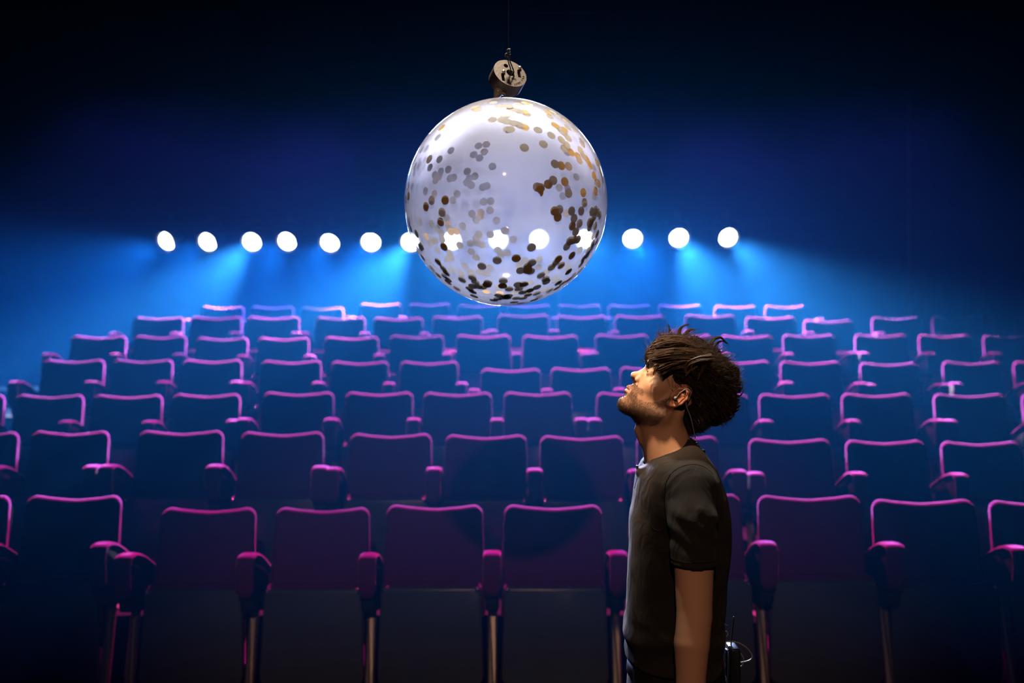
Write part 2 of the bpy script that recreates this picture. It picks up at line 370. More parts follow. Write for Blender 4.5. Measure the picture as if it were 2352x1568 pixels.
# ------------------------------------------------------------------ confetti balloon
BY = 2.35; PXM = FPX / BY
BC = P(1162, 466, BY); BRX = 233 / PXM * 0.996; BRZ = 237 / PXM * 0.996
def film_material():
    m = bpy.data.materials.new('milky_balloon_film'); m.use_nodes = True; nt = m.node_tree; L = nt.links
    nt.nodes.remove(nt.nodes['Principled BSDF'])
    def nd(t, **kw):
        n = nt.nodes.new(t)
        for k, v in kw.items(): n.inputs[k].default_value = v
        return n
    tc = nt.nodes.new('ShaderNodeTexCoord'); no = nd('ShaderNodeTexNoise', Scale=3.0, Detail=3.0); L.new(tc.outputs['Object'], no.inputs['Vector'])
    tr = nd('ShaderNodeBsdfTransparent', Color=(0.97, 0.98, 1.0, 1))
    rf = nd('ShaderNodeBsdfRefraction', Color=(0.97, 0.98, 1.0, 1), Roughness=0.32, IOR=1.10)
    tl = nd('ShaderNodeBsdfTranslucent', Color=(0.34, 0.35, 0.39, 1))
    df = nd('ShaderNodeBsdfDiffuse', Color=(0.88, 0.86, 0.84, 1))
    gl = nd('ShaderNodeBsdfGlossy', Color=(1, 1, 1, 1), Roughness=0.06)
    lw = nd('ShaderNodeLayerWeight', Blend=0.5)
    pw = nt.nodes.new('ShaderNodeMath'); pw.operation = 'POWER'; pw.inputs[1].default_value = 4.5; L.new(lw.outputs['Facing'], pw.inputs[0])
    fr = nt.nodes.new('ShaderNodeMath'); fr.operation = 'MULTIPLY_ADD'; fr.inputs[1].default_value = 0.45; fr.inputs[2].default_value = 0.03; L.new(pw.outputs[0], fr.inputs[0])
    def mix(a, b, fac):
        x = nt.nodes.new('ShaderNodeMixShader')
        if isinstance(fac, float): x.inputs[0].default_value = fac
        else: L.new(fac, x.inputs[0])
        L.new(a.outputs[0], x.inputs[1]); L.new(b.outputs[0], x.inputs[2]); return x
    body = mix(tl, df, 0.20)                       # milky part of the film
    clear = mix(tr, rf, 0.005)                      # see-through part, partly blurred
    mr = nt.nodes.new('ShaderNodeMapRange'); mr.inputs[3].default_value = 0.40; mr.inputs[4].default_value = 0.48
    L.new(no.outputs['Fac'], mr.inputs[0])
    b2 = mix(clear, body, mr.outputs[0])
    out = mix(b2, gl, fr.outputs[0])
    L.new(out.outputs[0], nt.nodes['Material Output'].inputs['Surface'])
    return m
def paper(name, color, transl):
    m = bpy.data.materials.new(name); m.use_nodes = True; nt = m.node_tree
    nt.nodes.remove(nt.nodes['Principled BSDF'])
    d = nt.nodes.new('ShaderNodeBsdfDiffuse'); d.inputs[0].default_value = (*color, 1)
    t = nt.nodes.new('ShaderNodeBsdfTranslucent'); t.inputs[0].default_value = (*color, 1)
    x = nt.nodes.new('ShaderNodeMixShader'); x.inputs[0].default_value = transl
    nt.links.new(d.outputs[0], x.inputs[1]); nt.links.new(t.outputs[0], x.inputs[2])
    nt.links.new(x.outputs[0], nt.nodes['Material Output'].inputs['Surface']); return m
M['film'] = film_material()
M['confetti_white'] = paper('white_tissue_confetti', (0.93, 0.92, 0.88), 0.17)
M['confetti_shaded'] = paper('shaded_tissue_confetti', (0.40, 0.40, 0.43), 0.30)  # far-side discs: their shade is put into the colour by greying the tissue
M['confetti_gold'] = add_noise(principled('gold_foil_confetti', (1.0, 0.62, 0.12), 0.6, metallic=0.1), 300, 0.1)
M['clear_rubber'] = principled('balloon_neck_latex', (0.55, 0.52, 0.45), 0.2, spec=0.5, Transmission_Weight=0.5)
M['cord'] = add_noise(principled('black_cord', (0.05, 0.05, 0.055), 0.7), 200, 0.2)
M['weight'] = add_noise(principled('cast_steel', (0.085, 0.066, 0.052), 0.5, metallic=0.55), 40, 0.22, 0.25, 160)
M['hole'] = principled('dark_hole', (0.006, 0.006, 0.006), 0.9, spec=0.05)
M['pin'] = principled('bright_pin', (0.75, 0.72, 0.66), 0.3, metallic=0.9)

bal = empty('confetti_balloon', BC)
tag(bal, 'large milky white balloon full of round gold and white confetti', 'balloon')
V = []; F = []; NU, NV = 96, 64
for j in range(1, NV):
    th = math.pi * j / NV
    for i in range(NU):
        a = 2 * math.pi * i / NU
        V.append((BRX * math.sin(th) * math.cos(a), BRX * math.sin(th) * math.sin(a), BRZ * math.cos(th)))
V += [(0, 0, BRZ), (0, 0, -BRZ)]
for j in range(NV - 2):
    for i in range(NU):
        k = (i + 1) % NU; F.append((j * NU + i, (j + 1) * NU + i, (j + 1) * NU + k, j * NU + k))
for i in range(NU):
    k = (i + 1) % NU; F.append((len(V) - 2, i, k)); F.append((len(V) - 1, (NV - 2) * NU + k, (NV - 2) * NU + i))
mesh('balloon_film', V, F, M['film'], bal)

# confetti: pixel positions read from the photograph, in four quadrant crops of 245 px
SC = 0.15625
Q = [(920, 225), (1160, 225), (920, 465), (1160, 465)]
FRONT = [
 "1360,65w 1455,122w 1540,115w 1090,128w 1110,165g 1140,172w 1350,315w 1485,320w 1530,255w 1575,465w 605,435g 420,900w 120,1440g 85,1490w 457,1505w 655,1500g",
 "60,120w 190,90w 300,70g 350,90w 80,165w 160,180w 215,200w 280,205g 320,240w 20,262w 30,345w 130,370w 200,390w 220,400g 290,430g 78,460w 485,470w 680,548w 565,678w 285,730w 635,215g 660,275w 700,200w 775,265w 890,335g 735,400g 780,430w 830,490w 870,470g 880,530w 930,590w 920,435w 1020,470w 1140,600w 1130,680w 830,615w 910,690w 870,740w 975,800g 1070,855g 1095,910w 1110,770w 1150,850w 1200,900g 1250,990g 1310,1140g 1345,1240w 1375,1260g 1330,1370g 1340,950w 1370,960g 1400,1080g 1430,1200w 735,970w 828,995g 935,1005w 708,1210w 880,1230g 635,1268g 475,1310w 520,1320g 500,1385g 935,1400w 1150,1390g 1168,1540w",
 "373,60g 610,145w 590,285g 130,265w 150,375w 235,455w 310,640w 290,660w 255,690w 325,805w 637,650g 550,870g 390,930w 465,965w 480,1040w 555,1065w 630,970w 670,1030g 650,1085g 700,1130w 700,1170w 700,1250w 830,1260g 890,1345g 1080,1375w 1010,1410w 905,1135w 1055,1105w 1100,1170w 1055,1230w 1015,1265w 1060,1310g 1140,1235w 1205,1240w 1270,1210g 1285,1180w 1195,935w 1420,850w 1510,1150w 1500,1225g 1440,1365w 1370,1435w 1430,1415w 1510,1400w 1540,1380w",
 "728,125g 800,105w 775,215g 980,125w 1120,125w 1015,235w 990,345g 1095,310w 1040,430w 1070,545w 1020,550w 950,565w 985,560g 910,645w 1275,135w 1330,110w 1365,150w 1395,190w 1310,210w 1240,290w 1270,290g 1245,360w 1325,345w 1355,460w 1345,570w 1290,600w 1280,660w 1220,710w 1215,770w 1155,820g 1120,900w 1255,840w 1170,960w 985,780g 785,830g 750,880w 685,950w 825,925g 935,1015g 390,660w 165,820g 395,885w 335,940g 230,1000w 330,1000g 375,1010w 530,1070w 595,1125g 610,1165w 785,1180g 850,1180w 900,1190w 1000,1070w 940,1130w 1100,1000w 1080,1050w 1010,1140w 655,1290g 765,1255w 190,1205w 280,1200g 60,1270w 200,1265w 470,1245w 365,1290g 260,1320w 340,1355g 465,1335w 50,1370w 30,1400w 165,1405w 265,1405w 500,1380w 430,1430w 135,1465g 230,1480w 380,1460w 650,1385w"]
BACK = [
 "1145,700 1260,680 1230,790 1075,830 1160,880 740,770 570,900 430,1020 590,1080 700,1050 500,1130 570,1150 510,1210 725,1180 780,1170 980,1080 1090,1150 1010,1180 970,1240 1040,1280 1210,1310 1265,1290 365,1370 495,1410 830,1410 770,1500 1220,1525 1325,1515 1350,1005",
 "800,1320 920,1330 850,1440 1310,1440 910,800 1050,1160",
 "680,230 700,330 720,380 740,430 820,420 455,315 540,390 600,450 610,540 280,280 380,500 510,560 450,590 540,700 720,740 740,800 690,830 910,345 1050,165 1180,150 1170,200 1110,260 1315,115 1410,265 1320,470 1530,415 1150,470 1110,530 1025,600 1120,590 1190,620 1040,720 1110,810 870,630 1430,700 1480,760 945,930 1030,1020 890,1040 760,1000 1160,1020 1260,1040 1310,960 1260,1310 1440,1250 1460,1330",
 "900,160 5,420 120,540 30,740 290,850 500,840 490,950 1100,700 920,940 740,1130 370,1180 150,1320 560,1290 600,1030 210,920 1300,490"]
def disc_mesh(name, mat, torn=False):
    R_ = BRX; r = 0.0102; n = 20; th = 0.0003
    V = []; F = []
    for s in (0, 1):
        V.append((0, 0, -s * th))
        for k in range(n):
            a = 2 * math.pi * k / n
            rr = r if not torn or k < 13 else r * 0.25
            V.append((rr * math.cos(a), rr * math.sin(a), -rr * rr / (2 * R_) - s * th))
    for k in range(n):
        l = (k + 1) % n
        F.append((0, 1 + k, 1 + l)); F.append((n + 1, n + 2 + l, n + 2 + k)); F.append((1 + k, n + 2 + k, n + 2 + l, 1 + l))
    me = bpy.data.meshes.new(name); me.from_pydata(V, [], F); me.materials.append(mat)
    return me
CM = {'w': disc_mesh('confetti_disc', M['confetti_white']), 'g': disc_mesh('confetti_disc', M['confetti_gold']),
      'b': disc_mesh('confetti_disc', M['confetti_shaded']), 'G': disc_mesh('confetti_disc', M['confetti_gold'], True)}
rng = random.Random(11); nlay = 0
def put_confetti(px, py, far, kind):
    global nlay
    o = Vector((0, 0, CAMZ)); d = (P(px, py, 1.0) - o).normalized()
    inset = 0.0012 + 0.0005 * (nlay % 5); nlay += 1
    a, c = BRX - inset, BRZ - inset
    oo = o - BC; S_ = Vector((1 / a, 1 / a, 1 / c))
    os_ = Vector(x * y for x, y in zip(oo, S_)); ds = Vector(x * y for x, y in zip(d, S_))
    A = ds.dot(ds); B = 2 * os_.dot(ds); Cc = os_.dot(os_) - 1; disc = B * B - 4 * A * Cc
    if disc < 0:
        t = -B / (2 * A); p = oo + d * t; nn = Vector((p.x / a, p.y / a, p.z / c)).normalized(); p = Vector((nn.x * a, nn.y * a, nn.z * c))
    else:
        t = (-B + (1 if far else -1) * math.sqrt(disc)) / (2 * A); p = oo + d * t
    n = Vector((p.x / a ** 2, p.y / a ** 2, p.z / c ** 2)).normalized()
    ob = bpy.data.objects.new('confetti_disc', CM[kind]); link(ob, bal)
    ob.location = p
    q = n.to_track_quat('Z', 'Y'); q.rotate(Matrix.Rotation(rng.uniform(0, 6.28), 3, n)); ob.rotation_euler = q.to_euler()
for qi in range(4):
    for s in FRONT[qi].split():
        x, y = s[:-1].split(','); x = Q[qi][0] + float(x) * SC; y = Q[qi][1] + float(y) * SC
        put_confetti(x, y, False, 'G' if s in ('500,1385g',) else s[-1])
    for s in BACK[qi].split():
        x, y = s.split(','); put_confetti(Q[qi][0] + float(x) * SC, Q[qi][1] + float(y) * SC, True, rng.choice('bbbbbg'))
# tied-off neck of the balloon
KN = P(1143, 214, BY) - BC
prof = [(0.0045, -0.014), (0.0075, -0.008), (0.0105, -0.001), (0.0112, 0.004), (0.0095, 0.010), (0.005, 0.0135), (0.0, 0.0145)]
V, F = lathe_geo(prof, 18)
tilt = Matrix.Rotation(math.radians(24), 3, 'Y')
mesh('neck', [tilt @ Vector(v) + KN for v in V], F, M['clear_rubber'], bal)
lip = tube_geo(smooth_path([KN + Vector(v) for v in ((0.004, 0, 0.006), (0.010, -0.002, 0.000), (0.015, -0.003, -0.003), (0.017, 0.0, -0.001))], 4), [0.006, 0.0055, 0.005, 0.0045, 0.004, 0.004, 0.004, 0.004, 0.004, 0.004, 0.004, 0.003, 0.001], 10)
mesh('neck_lip', lip[0], lip[1], M['clear_rubber'], bal)

# ------------------------------------------------------------------ steel counterweight and its cord
WR = 0.0415; WT = 0.036
wn = Vector((0.37, -0.79, 0.49)).normalized()
wu = Vector((0.79, 0.0, -0.61)); wu = (wu - wn * wu.dot(wn)).normalized(); wv = wn.cross(wu)      # wu: lower right in the picture, wv: upper right
WC = P(1172, 168, BY)
wt = empty('counterweight', WC)
tag(wt, 'small round steel counterweight tilted on a cord above the balloon', 'weight')
def circ(cx, cy, r, n=24): return [Vector((cx + r * math.cos(2 * math.pi * k / n), cy + r * math.sin(2 * math.pi * k / n), 0)) for k in range(n)]
def face_uv(cx, cy):
    """pixel on the disc face -> (u, v) on the face plane"""
    o = Vector((0, 0, CAMZ)); d = P(cx, cy, 1.0) - o
    t = (WC - o).dot(wn) / d.dot(wn); h = o + d * t - WC
    return h.dot(wu), h.dot(wv)
def cpx(x, y): return 1115 + x * 0.0797, 110 + y * 0.0797
hole_c = face_uv(*cpx(715, 715)); hole_2 = face_uv(*cpx(590, 515))
def slot(pts, r=0.0038):
    c = [Vector((*face_uv(*cpx(*p)), 0)) for p in pts]
    L_ = []; R_ = []
    for i in range(len(c)):
        t = (c[min(i + 1, len(c) - 1)] - c[max(i - 1, 0)]).normalized(); nn = Vector((-t.y, t.x, 0)) * r
        L_.append(c[i] + nn); R_.append(c[i] - nn)
    return R_ + L_[::-1]
holes = [circ(*hole_c, 0.0098), circ(*hole_2, 0.0060, 18), slot([(495, 730), (500, 820), (525, 950)]), slot([(965, 630), (965, 730), (990, 850)])]
outer = circ(0, 0, WR, 48)
from mathutils.geometry import delaunay_2d_cdt
loops = [outer] + holes; flat = [p for l in loops for p in l]; ed = []; b = 0
for l in loops:
    ed += [(b + i, b + (i + 1) % len(l)) for i in range(len(l))]; b += len(l)
def inside(p, l):
    r_ = False
    for i in range(len(l)):
        a, c_ = l[i], l[i - 1]
        if (a.y > p.y) != (c_.y > p.y) and p.x < (c_.x - a.x) * (p.y - a.y) / (c_.y - a.y) + a.x: r_ = not r_
    return r_
dv, _, df, ov, _, _ = delaunay_2d_cdt([p.to_2d() for p in flat], ed, [], 0, 1e-7)
mp = {i: o[0] for i, o in enumerate(ov) if o}
tri = []
for t in df:
    c3 = sum((dv[i] for i in t), Vector((0, 0))) / len(t)
    if not any(inside(c3, h) for h in holes) and all(i in mp for i in t): tri.append([mp[i] for i in t])
V = []; F = []
for zz in (0.0, -WT):
    for p in flat: V.append(wu * p.x + wv * p.y + wn * zz)
n = len(flat)
F += [tuple(t) for t in tri] + [tuple(n + i for i in reversed(t)) for t in tri]
b = 0
for l in loops:
    m_ = len(l)
    for i in range(m_): j = (i + 1) % m_; F.append((b + i, b + j, n + b + j, n + b + i))
    b += m_
wb = mesh('weight_body', V, F, M['weight'], wt, smooth=False)
bm = bmesh.new(); bm.from_mesh(wb.data); bmesh.ops.recalc_face_normals(bm, faces=bm.faces); bm.to_mesh(wb.data); bm.free()
for x, y in ((520, 685), (985, 575)):
    u_, v_ = face_uv(*cpx(x, y)); V, F = lathe_geo([(0.0, 0.0042), (0.0028, 0.0034), (0.0042, 0.001), (0.0044, -0.004)], 14)
    mesh('pin', [wu * (u_ + a) + wv * (v_ + b_) + wn * (c_ + 0.0005) for a, b_, c_ in V], F, M['pin'], wt)
def engraving(txt, cx, cy, size, ang):
    cu = bpy.data.curves.new('engraving', 'FONT'); cu.body = txt; cu.size = size; cu.align_x = 'CENTER'; cu.extrude = 0.00015
    to = bpy.data.objects.new('engraving_text', cu)
    me = bpy.data.meshes.new_from_object(to); bpy.data.objects.remove(to)
    u_, v_ = face_uv(*cpx(cx, cy)); ca, sa = math.cos(ang), math.sin(ang)
    me.transform(Matrix(((ca, -sa, 0, 0), (sa, ca, 0, 0), (0, 0, 1, 0), (0, 0, 0, 1))))
    me.transform(Matrix(((wu.x, wv.x, wn.x, wu.x * u_ + wv.x * v_ + wn.x * 0.0003), (wu.y, wv.y, wn.y, wu.y * u_ + wv.y * v_ + wn.y * 0.0003), (wu.z, wv.z, wn.z, wu.z * u_ + wv.z * v_ + wn.z * 0.0003), (0, 0, 0, 1))))
    me.materials.clear(); me.materials.append(M['hole'])
    link(bpy.data.objects.new('engraving', me), wt)
engraving('K82', 815, 915, 0.0078, 0.62)
for ch, x, y, a in (('I', 620, 1010, 0.35), ('5', 660, 1030, 0.40), ('2', 720, 1060, 0.45), ('2', 850, 1080, 0.75), ('C', 905, 1065, 0.85), ('O', 965, 1045, 0.95), ('C', 1015, 1020, 1.05), ('3', 1070, 955, 1.3), ('M', 1105, 905, 1.5), ('8', 1120, 845, 1.65)):
    engraving(ch, x, y, 0.0072, a)
# cord: loop through the middle hole, a knot, and the line up to the ceiling
hc = WC + wu * hole_c[0] + wv * hole_c[1]
kp = P(1168, 126, BY - 0.012)
cd = empty('hanging_cord', kp); tag(cd, 'thin black cord holding the counterweight and balloon from above', 'cord')
tube('line', [Vector((0, 0, 0)), Vector((0.001, 0.001, 0.5)), Vector((0.0, 0.0, 8.0 - kp.z))], 0.0011, M['cord'], cd, 6)
back = -wn * (WT + 0.004)
for dx in (-0.0035, 0.0045):
    s = wu * dx
    tube('loop', [p - kp for p in smooth_path([kp, kp + s * 0.8 + Vector((0, -0.004, -0.012)), hc + s * 1.2 + wn * 0.004 + wv * 0.006, hc + s + wn * 0.001 + wv * 0.004, hc + s + wv * 0.004 + back * 1.02], 5)], 0.0015, M['cord'], cd, 6)
tube('loop', [p - kp for p in smooth_path([hc + wv * 0.004 + back * 1.02, hc - Vector((0.012, 0, 0.0)) + back * 1.3, WC + back * 1.2 - Vector((0.02, 0, 0.025)), BC + KN + Vector((0.002, 0, 0.012))], 5)], 0.0013, M['cord'], cd, 6)
kt = [kp + Vector((0.0035 * math.cos(t * 1.3), 0.0035 * math.sin(t * 1.3), 0.0012 * t - 0.004)) for t in range(0, 16)]
tube('knot', [p - kp for p in kt], 0.0019, M['cord'], cd, 6)
tube('knot_tail', [p - kp for p in smooth_path([kp, kp + Vector((-0.006, -0.003, 0.002)), kp + Vector((-0.008, -0.003, -0.006))], 4)], 0.0014, M['cord'], cd, 6)
# ------------------------------------------------------------------ the man (signed-distance sculpt, units: photo pixels at his depth)
class Field:
    def __init__(s, us, vs, ws):
        s.ax = [np.asarray(a, np.float32) for a in (us, vs, ws)]
        s.F = np.full([len(a) for a in s.ax], 1e3, np.float32)
    def win(s, lo, hi, pad):
        sl = []; X = []
        for k in range(3):
            i0 = max(int(np.searchsorted(s.ax[k], lo[k] - pad)) - 1, 0); i1 = min(int(np.searchsorted(s.ax[k], hi[k] + pad)) + 1, len(s.ax[k]))
            sl.append(slice(i0, max(i1, i0 + 1))); sh = [1, 1, 1]; sh[k] = -1; X.append(s.ax[k][sl[k]].reshape(sh))
        return tuple(sl), X
    def add(s, fn, lo, hi, k=8.0, op='u'):
        sl, (U, V_, W) = s.win(lo, hi, k + 12)
        d = np.broadcast_to(fn(U, V_, W), s.F[sl].shape).astype(np.float32); a = s.F[sl]
        if op == 's': d = -d
        if k <= 0: s.F[sl] = np.minimum(a, d) if op == 'u' else np.maximum(a, d); return
        h = np.maximum(k - np.abs(a - d), 0) / k
        s.F[sl] = (np.minimum(a, d) - h * h * k / 4) if op == 'u' else (np.maximum(a, d) + h * h * k / 4)
    def cone(s, a, b, ra, rb, k=8.0, op='u', sym=False, squash=(1, 1, 1)):
        """tapered capsule from a to b; sym mirrors it across w = 0"""
        a = np.array(a, np.float32); b = np.array(b, np.float32); q = np.array(squash, np.float32)
        for m in ((1, -1) if sym else (1,)):
            A = a * (1, 1, m); B = b * (1, 1, m); r = max(ra, rb)
            def fn(U, V_, W):
                p = [(U - A[0]) / q[0], (V_ - A[1]) / q[1], (W - A[2]) / q[2]]; ba = (B - A) / q; L2 = float((ba ** 2).sum()) + 1e-6
                h = np.clip((p[0] * ba[0] + p[1] * ba[1] + p[2] * ba[2]) / L2, 0, 1)
                return (np.sqrt(sum((p[i] - h * ba[i]) ** 2 for i in range(3))) - (ra + (rb - ra) * h)) * float(q.min())
            rr = r * q
            s.add(fn, np.minimum(A, B) - rr, np.maximum(A, B) + rr, k, op)
    def mesh(s):
        F = s.F; xs, ys, zs = s.ax; ins = F < 0
        n = [d - 1 for d in F.shape]
        any_ = np.zeros(n, bool); all_ = np.ones(n, bool)
        cor = [(i, j, k) for i in (0, 1) for j in (0, 1) for k in (0, 1)]
        for i, j, k in cor:
            c = ins[i:i + n[0], j:j + n[1], k:k + n[2]]; any_ |= c; all_ &= c
        mixed = any_ & ~all_; cells = np.argwhere(mixed); idx = np.full(n, -1, np.int32); idx[mixed] = np.arange(len(cells))
        pos = np.zeros((len(cells), 3)); cnt = np.zeros(len(cells))
        for a in cor:
            for ax in range(3):
                if a[ax]: continue
                b = list(a); b[ax] = 1
                ca = cells + a; cb = cells + b
                va = F[ca[:, 0], ca[:, 1], ca[:, 2]]; vb = F[cb[:, 0], cb[:, 1], cb[:, 2]]
                x = (va < 0) != (vb < 0); t = np.where(x, va / np.where(va == vb, 1, va - vb), 0)
                pa = np.stack([s.ax[q][ca[:, q]] for q in range(3)], 1); pb = np.stack([s.ax[q][cb[:, q]] for q in range(3)], 1)
                pos += np.where(x[:, None], pa + (pb - pa) * t[:, None], 0); cnt += x
        pos /= cnt[:, None]
        faces = []
        for ax in range(3):
            o = [q for q in range(3) if q != ax]
            sl0 = [slice(1, -1)] * 3; sl1 = [slice(1, -1)] * 3; sl0[ax] = slice(0, -1); sl1[ax] = slice(1, None)
            x = ins[tuple(sl0)] != ins[tuple(sl1)]; e = np.argwhere(x)
            e[:, o[0]] += 1; e[:, o[1]] += 1
            def cell(d0, d1):
                c = e.copy(); c[:, o[0]] += d0; c[:, o[1]] += d1
                return idx[c[:, 0], c[:, 1], c[:, 2]]
            q = np.stack([cell(-1, -1), cell(0, -1), cell(0, 0), cell(-1, 0)], 1)
            inside_first = ins[e[:, 0], e[:, 1], e[:, 2]]
            flip = inside_first if ax != 1 else ~inside_first
            q[~flip] = q[~flip][:, ::-1]
            faces.append(q)
        return pos, np.concatenate(faces)
    def sample(s, p):
        i = [int(np.clip(np.searchsorted(s.ax[k], p[k]) - 1, 0, len(s.ax[k]) - 2)) for k in range(3)]
        t = [float((p[k] - s.ax[k][i[k]]) / (s.ax[k][i[k] + 1] - s.ax[k][i[k]])) for k in range(3)]
        r = 0.0
        for a in (0, 1):
            for b in (0, 1):
                for c in (0, 1):
                    r += float(s.F[i[0] + a, i[1] + b, i[2] + c]) * (t[0] if a else 1 - t[0]) * (t[1] if b else 1 - t[1]) * (t[2] if c else 1 - t[2])
        return r

def to_world(p):
    p = np.asarray(p, float).reshape(-1, 3)
    return np.stack([(p[:, 0] - 1176) / PXM, BY + p[:, 2] / PXM, CAMZ + (784 - p[:, 1]) / PXM], 1)
ORIGIN = to_world([(1548, 784 + CAMZ * PXM, 0)])[0]
def rel(p): return to_world(p) - ORIGIN
def QP(px, py, w):
    """photo pixel seen at lateral offset w -> sculpt coordinates"""
    k = (BY + w / PXM) / BY
    return (1176 + (px - 1176) * k, 784 + (py - 784) * k, w)
def np_mesh(name, verts, faces, mat, parent, smooth=True):
    me = bpy.data.meshes.new(name); verts = np.asarray(verts, np.float32); faces = np.asarray(faces, np.int32); k = faces.shape[1]
    me.vertices.add(len(verts)); me.vertices.foreach_set('co', verts.ravel())
    me.loops.add(faces.size); me.loops.foreach_set('vertex_index', faces.ravel())
    me.polygons.add(len(faces)); me.polygons.foreach_set('loop_start', np.arange(0, faces.size, k, dtype=np.int32)); me.polygons.foreach_set('loop_total', np.full(len(faces), k, np.int32))
    me.polygons.foreach_set('use_smooth', np.full(len(faces), smooth)); me.update(calc_edges=True); me.validate()
    if mat: me.materials.append(mat)
    return link(bpy.data.objects.new(name, me), parent)
def relax(pos, faces, it=1, lam=0.5):
    n = len(pos)
    for _ in range(it):
        acc = np.zeros_like(pos); cnt = np.zeros(n)
        for a in range(faces.shape[1]):
            b = (a + 1) % faces.shape[1]
            np.add.at(acc, faces[:, a], pos[faces[:, b]]); np.add.at(cnt, faces[:, a], 1)
            np.add.at(acc, faces[:, b], pos[faces[:, a]]); np.add.at(cnt, faces[:, b], 1)
        pos = pos + lam * (acc / np.maximum(cnt, 1)[:, None] - pos)
    return pos
def seq(*segs):
    out = []
    for a, b, st in segs: out.append(np.arange(a, b, st))
    return np.concatenate(out)
def wobble(U, V_, W, s, seed=0):
    a = seed * 1.7
    return (np.sin(U / s + 1.3 * np.sin(V_ / s * .7 + a) + a) + np.sin(V_ / s * 1.1 + 1.5 * np.sin(W / s * .6 + a * 2)) + np.sin(W / s * .9 + 1.1 * np.sin(U / s * .8 + a * 3))) / 3

# --- head frame: B = between the brows, f = out of the face, d = down the face (head tipped back)
HB = np.array((1490.0, 832.0)); HF = np.array((-0.809, -0.588)); HD = np.array((-0.588, 0.809))
def H(f, d, w): return (HB[0] + f * HF[0] + d * HD[0], HB[1] + f * HF[1] + d * HD[1], w)
def fd(U, V_): return (U - HB[0]) * HF[0] + (V_ - HB[1]) * HF[1], (U - HB[0]) * HD[0] + (V_ - HB[1]) * HD[1]
def ell(fld, c, r, k=10.0, op='u', sym=False):
    """ellipsoid in the head frame, centre (f, d, w), radii (f, d, w)"""
    def fn(U, V_, W):
        f, d = fd(U, V_); w_ = np.abs(W) if sym else W
        x, y, z = f - c[0], d - c[1], w_ - c[2]
        k0 = np.sqrt((x / r[0]) ** 2 + (y / r[1]) ** 2 + (z / r[2]) ** 2); k1 = np.sqrt((x / r[0] ** 2) ** 2 + (y / r[1] ** 2) ** 2 + (z / r[2] ** 2) ** 2) + 1e-6
        return k0 * (k0 - 1) / k1
    m = max(r[0], r[1]); cu, cv, _ = H(*c); wz = c[2] + r[2]
    fld.add(fn, (cu - m, cv - m, -wz if sym else c[2] - r[2]), (cu + m, cv + m, wz), k, op)

body = Field(seq((1402, 1712, 1.7)), seq((780, 1115, 1.7), (1115, 1800, 3.6), (1800, 2412, 8)), seq((-300, -92, 4.5), (-92, 92, 1.7), (92, 300, 4.5)))
# skull and face
ell(body, (-88, -22, 0), (90, 80, 73), 0)
ell(body, (-50, 4, 0), (47, 45, 60), 16)
ell(body, (-50, 46, 0), (46, 54, 56), 16)
ell(body, (-40, 38, 42), (20, 18, 17), 16, sym=True)                     # cheekbones
ell(body, (-29, 80, 0), (32, 34, 34), 16)                                # muzzle
ell(body, (-58, 84, 0), (50, 34, 44), 16)                                # jaw floor
body.cone(H(-15, 107, 0), H(-15, 107, 9), 17.5, 16, 12, sym=True)        # chin
body.cone(H(-24, 107, 13), H(-86, 78, 50), 15, 16, 14, sym=True)         # jaw line
body.cone(H(-86, 78, 50), H(-90, 32, 56), 16, 15, 14, sym=True)
body.cone(H(-8, -2, 6), H(-24, -1, 44), 8, 8, 12, sym=True)              # brow ridge
ell(body, (5, 16, 31), (17, 13, 17), 9, 's', sym=True)                   # eye sockets
ell(body, (-19, 17, 31), (14.5, 13.5, 15), 4, sym=True)                  # lids
ell(body, (-4.5, 20, 31), (3.5, 1.5, 9.5), 1.5, 's', sym=True)              # lid opening
body.cone(H(-10, 10, 0), H(5, 40, 0), 6.0, 7.5, 7)                       # nose
body.cone(H(-13, 18, 5), H(-4, 42, 7), 5.5, 7, 6, sym=True)
ell(body, (7.8, 44, 0), (9.8, 9.0, 9.5), 5)                              # tip
ell(body, (-3.5, 48.5, 11.5), (8.5, 7.0, 5.5), 3, sym=True)              # wings of the nose
body.cone(H(6, 52, 0), H(-6, 57.5, 0), 3.4, 4.0, 4)
ell(body, (2.5, 55.5, 6.6), (6.0, 4.4, 3.2), 2.0, 's', sym=True)         # nostrils
body.cone(H(-2, 36, 16), H(-10, 56, 19), 2.2, 2.2, 6, 's', sym=True)     # crease beside the nose
body.cone(H(1.5, 73, 0), H(-13, 77, 19), 6.2, 3.2, 4, sym=True)          # lips
body.cone(H(0.5, 84, 0), H(-13, 80, 18), 6.2, 3.2, 4, sym=True)
body.cone(H(8.5, 78.6, 0), H(-8, 78.6, 21), 1.5, 1.2, 2, 's', sym=True)
ell(body, (5, 95, 0), (5, 6, 14), 8, 's')                                # dip under the lip
# ears
ell(body, (-91, 31, 68), (15, 26, 6.5), 5, sym=True)
earc = [(-76, 30, 68), (-80, 14, 71), (-90, 5.5, 74), (-101, 9, 76), (-106, 22, 77), (-103, 37, 75), (-95, 49, 72), (-85, 55, 69)]
for a, b in zip(earc[:-1], earc[1:]): body.cone(H(*a), H(*b), 3.4, 3.4, 2.5, sym=True)
ell(body, (-87, 33, 78), (9.5, 13, 7.5), 3, 's', sym=True)
ell(body, (-94, 16, 79), (6.5, 7, 4.5), 3, 's', sym=True)
for a, b in zip([(-97, 40, 72), (-100, 28, 74), (-96, 18, 74)][:-1], [(-100, 28, 74), (-96, 18, 74)]): body.cone(H(*a), H(*b), 2.6, 2.6, 3, sym=True)
ell(body, (-83, 52, 69), (7.5, 8, 5), 4, sym=True)
ell(body, (-77.5, 35, 69), (4.5, 5.5, 5), 3, sym=True)
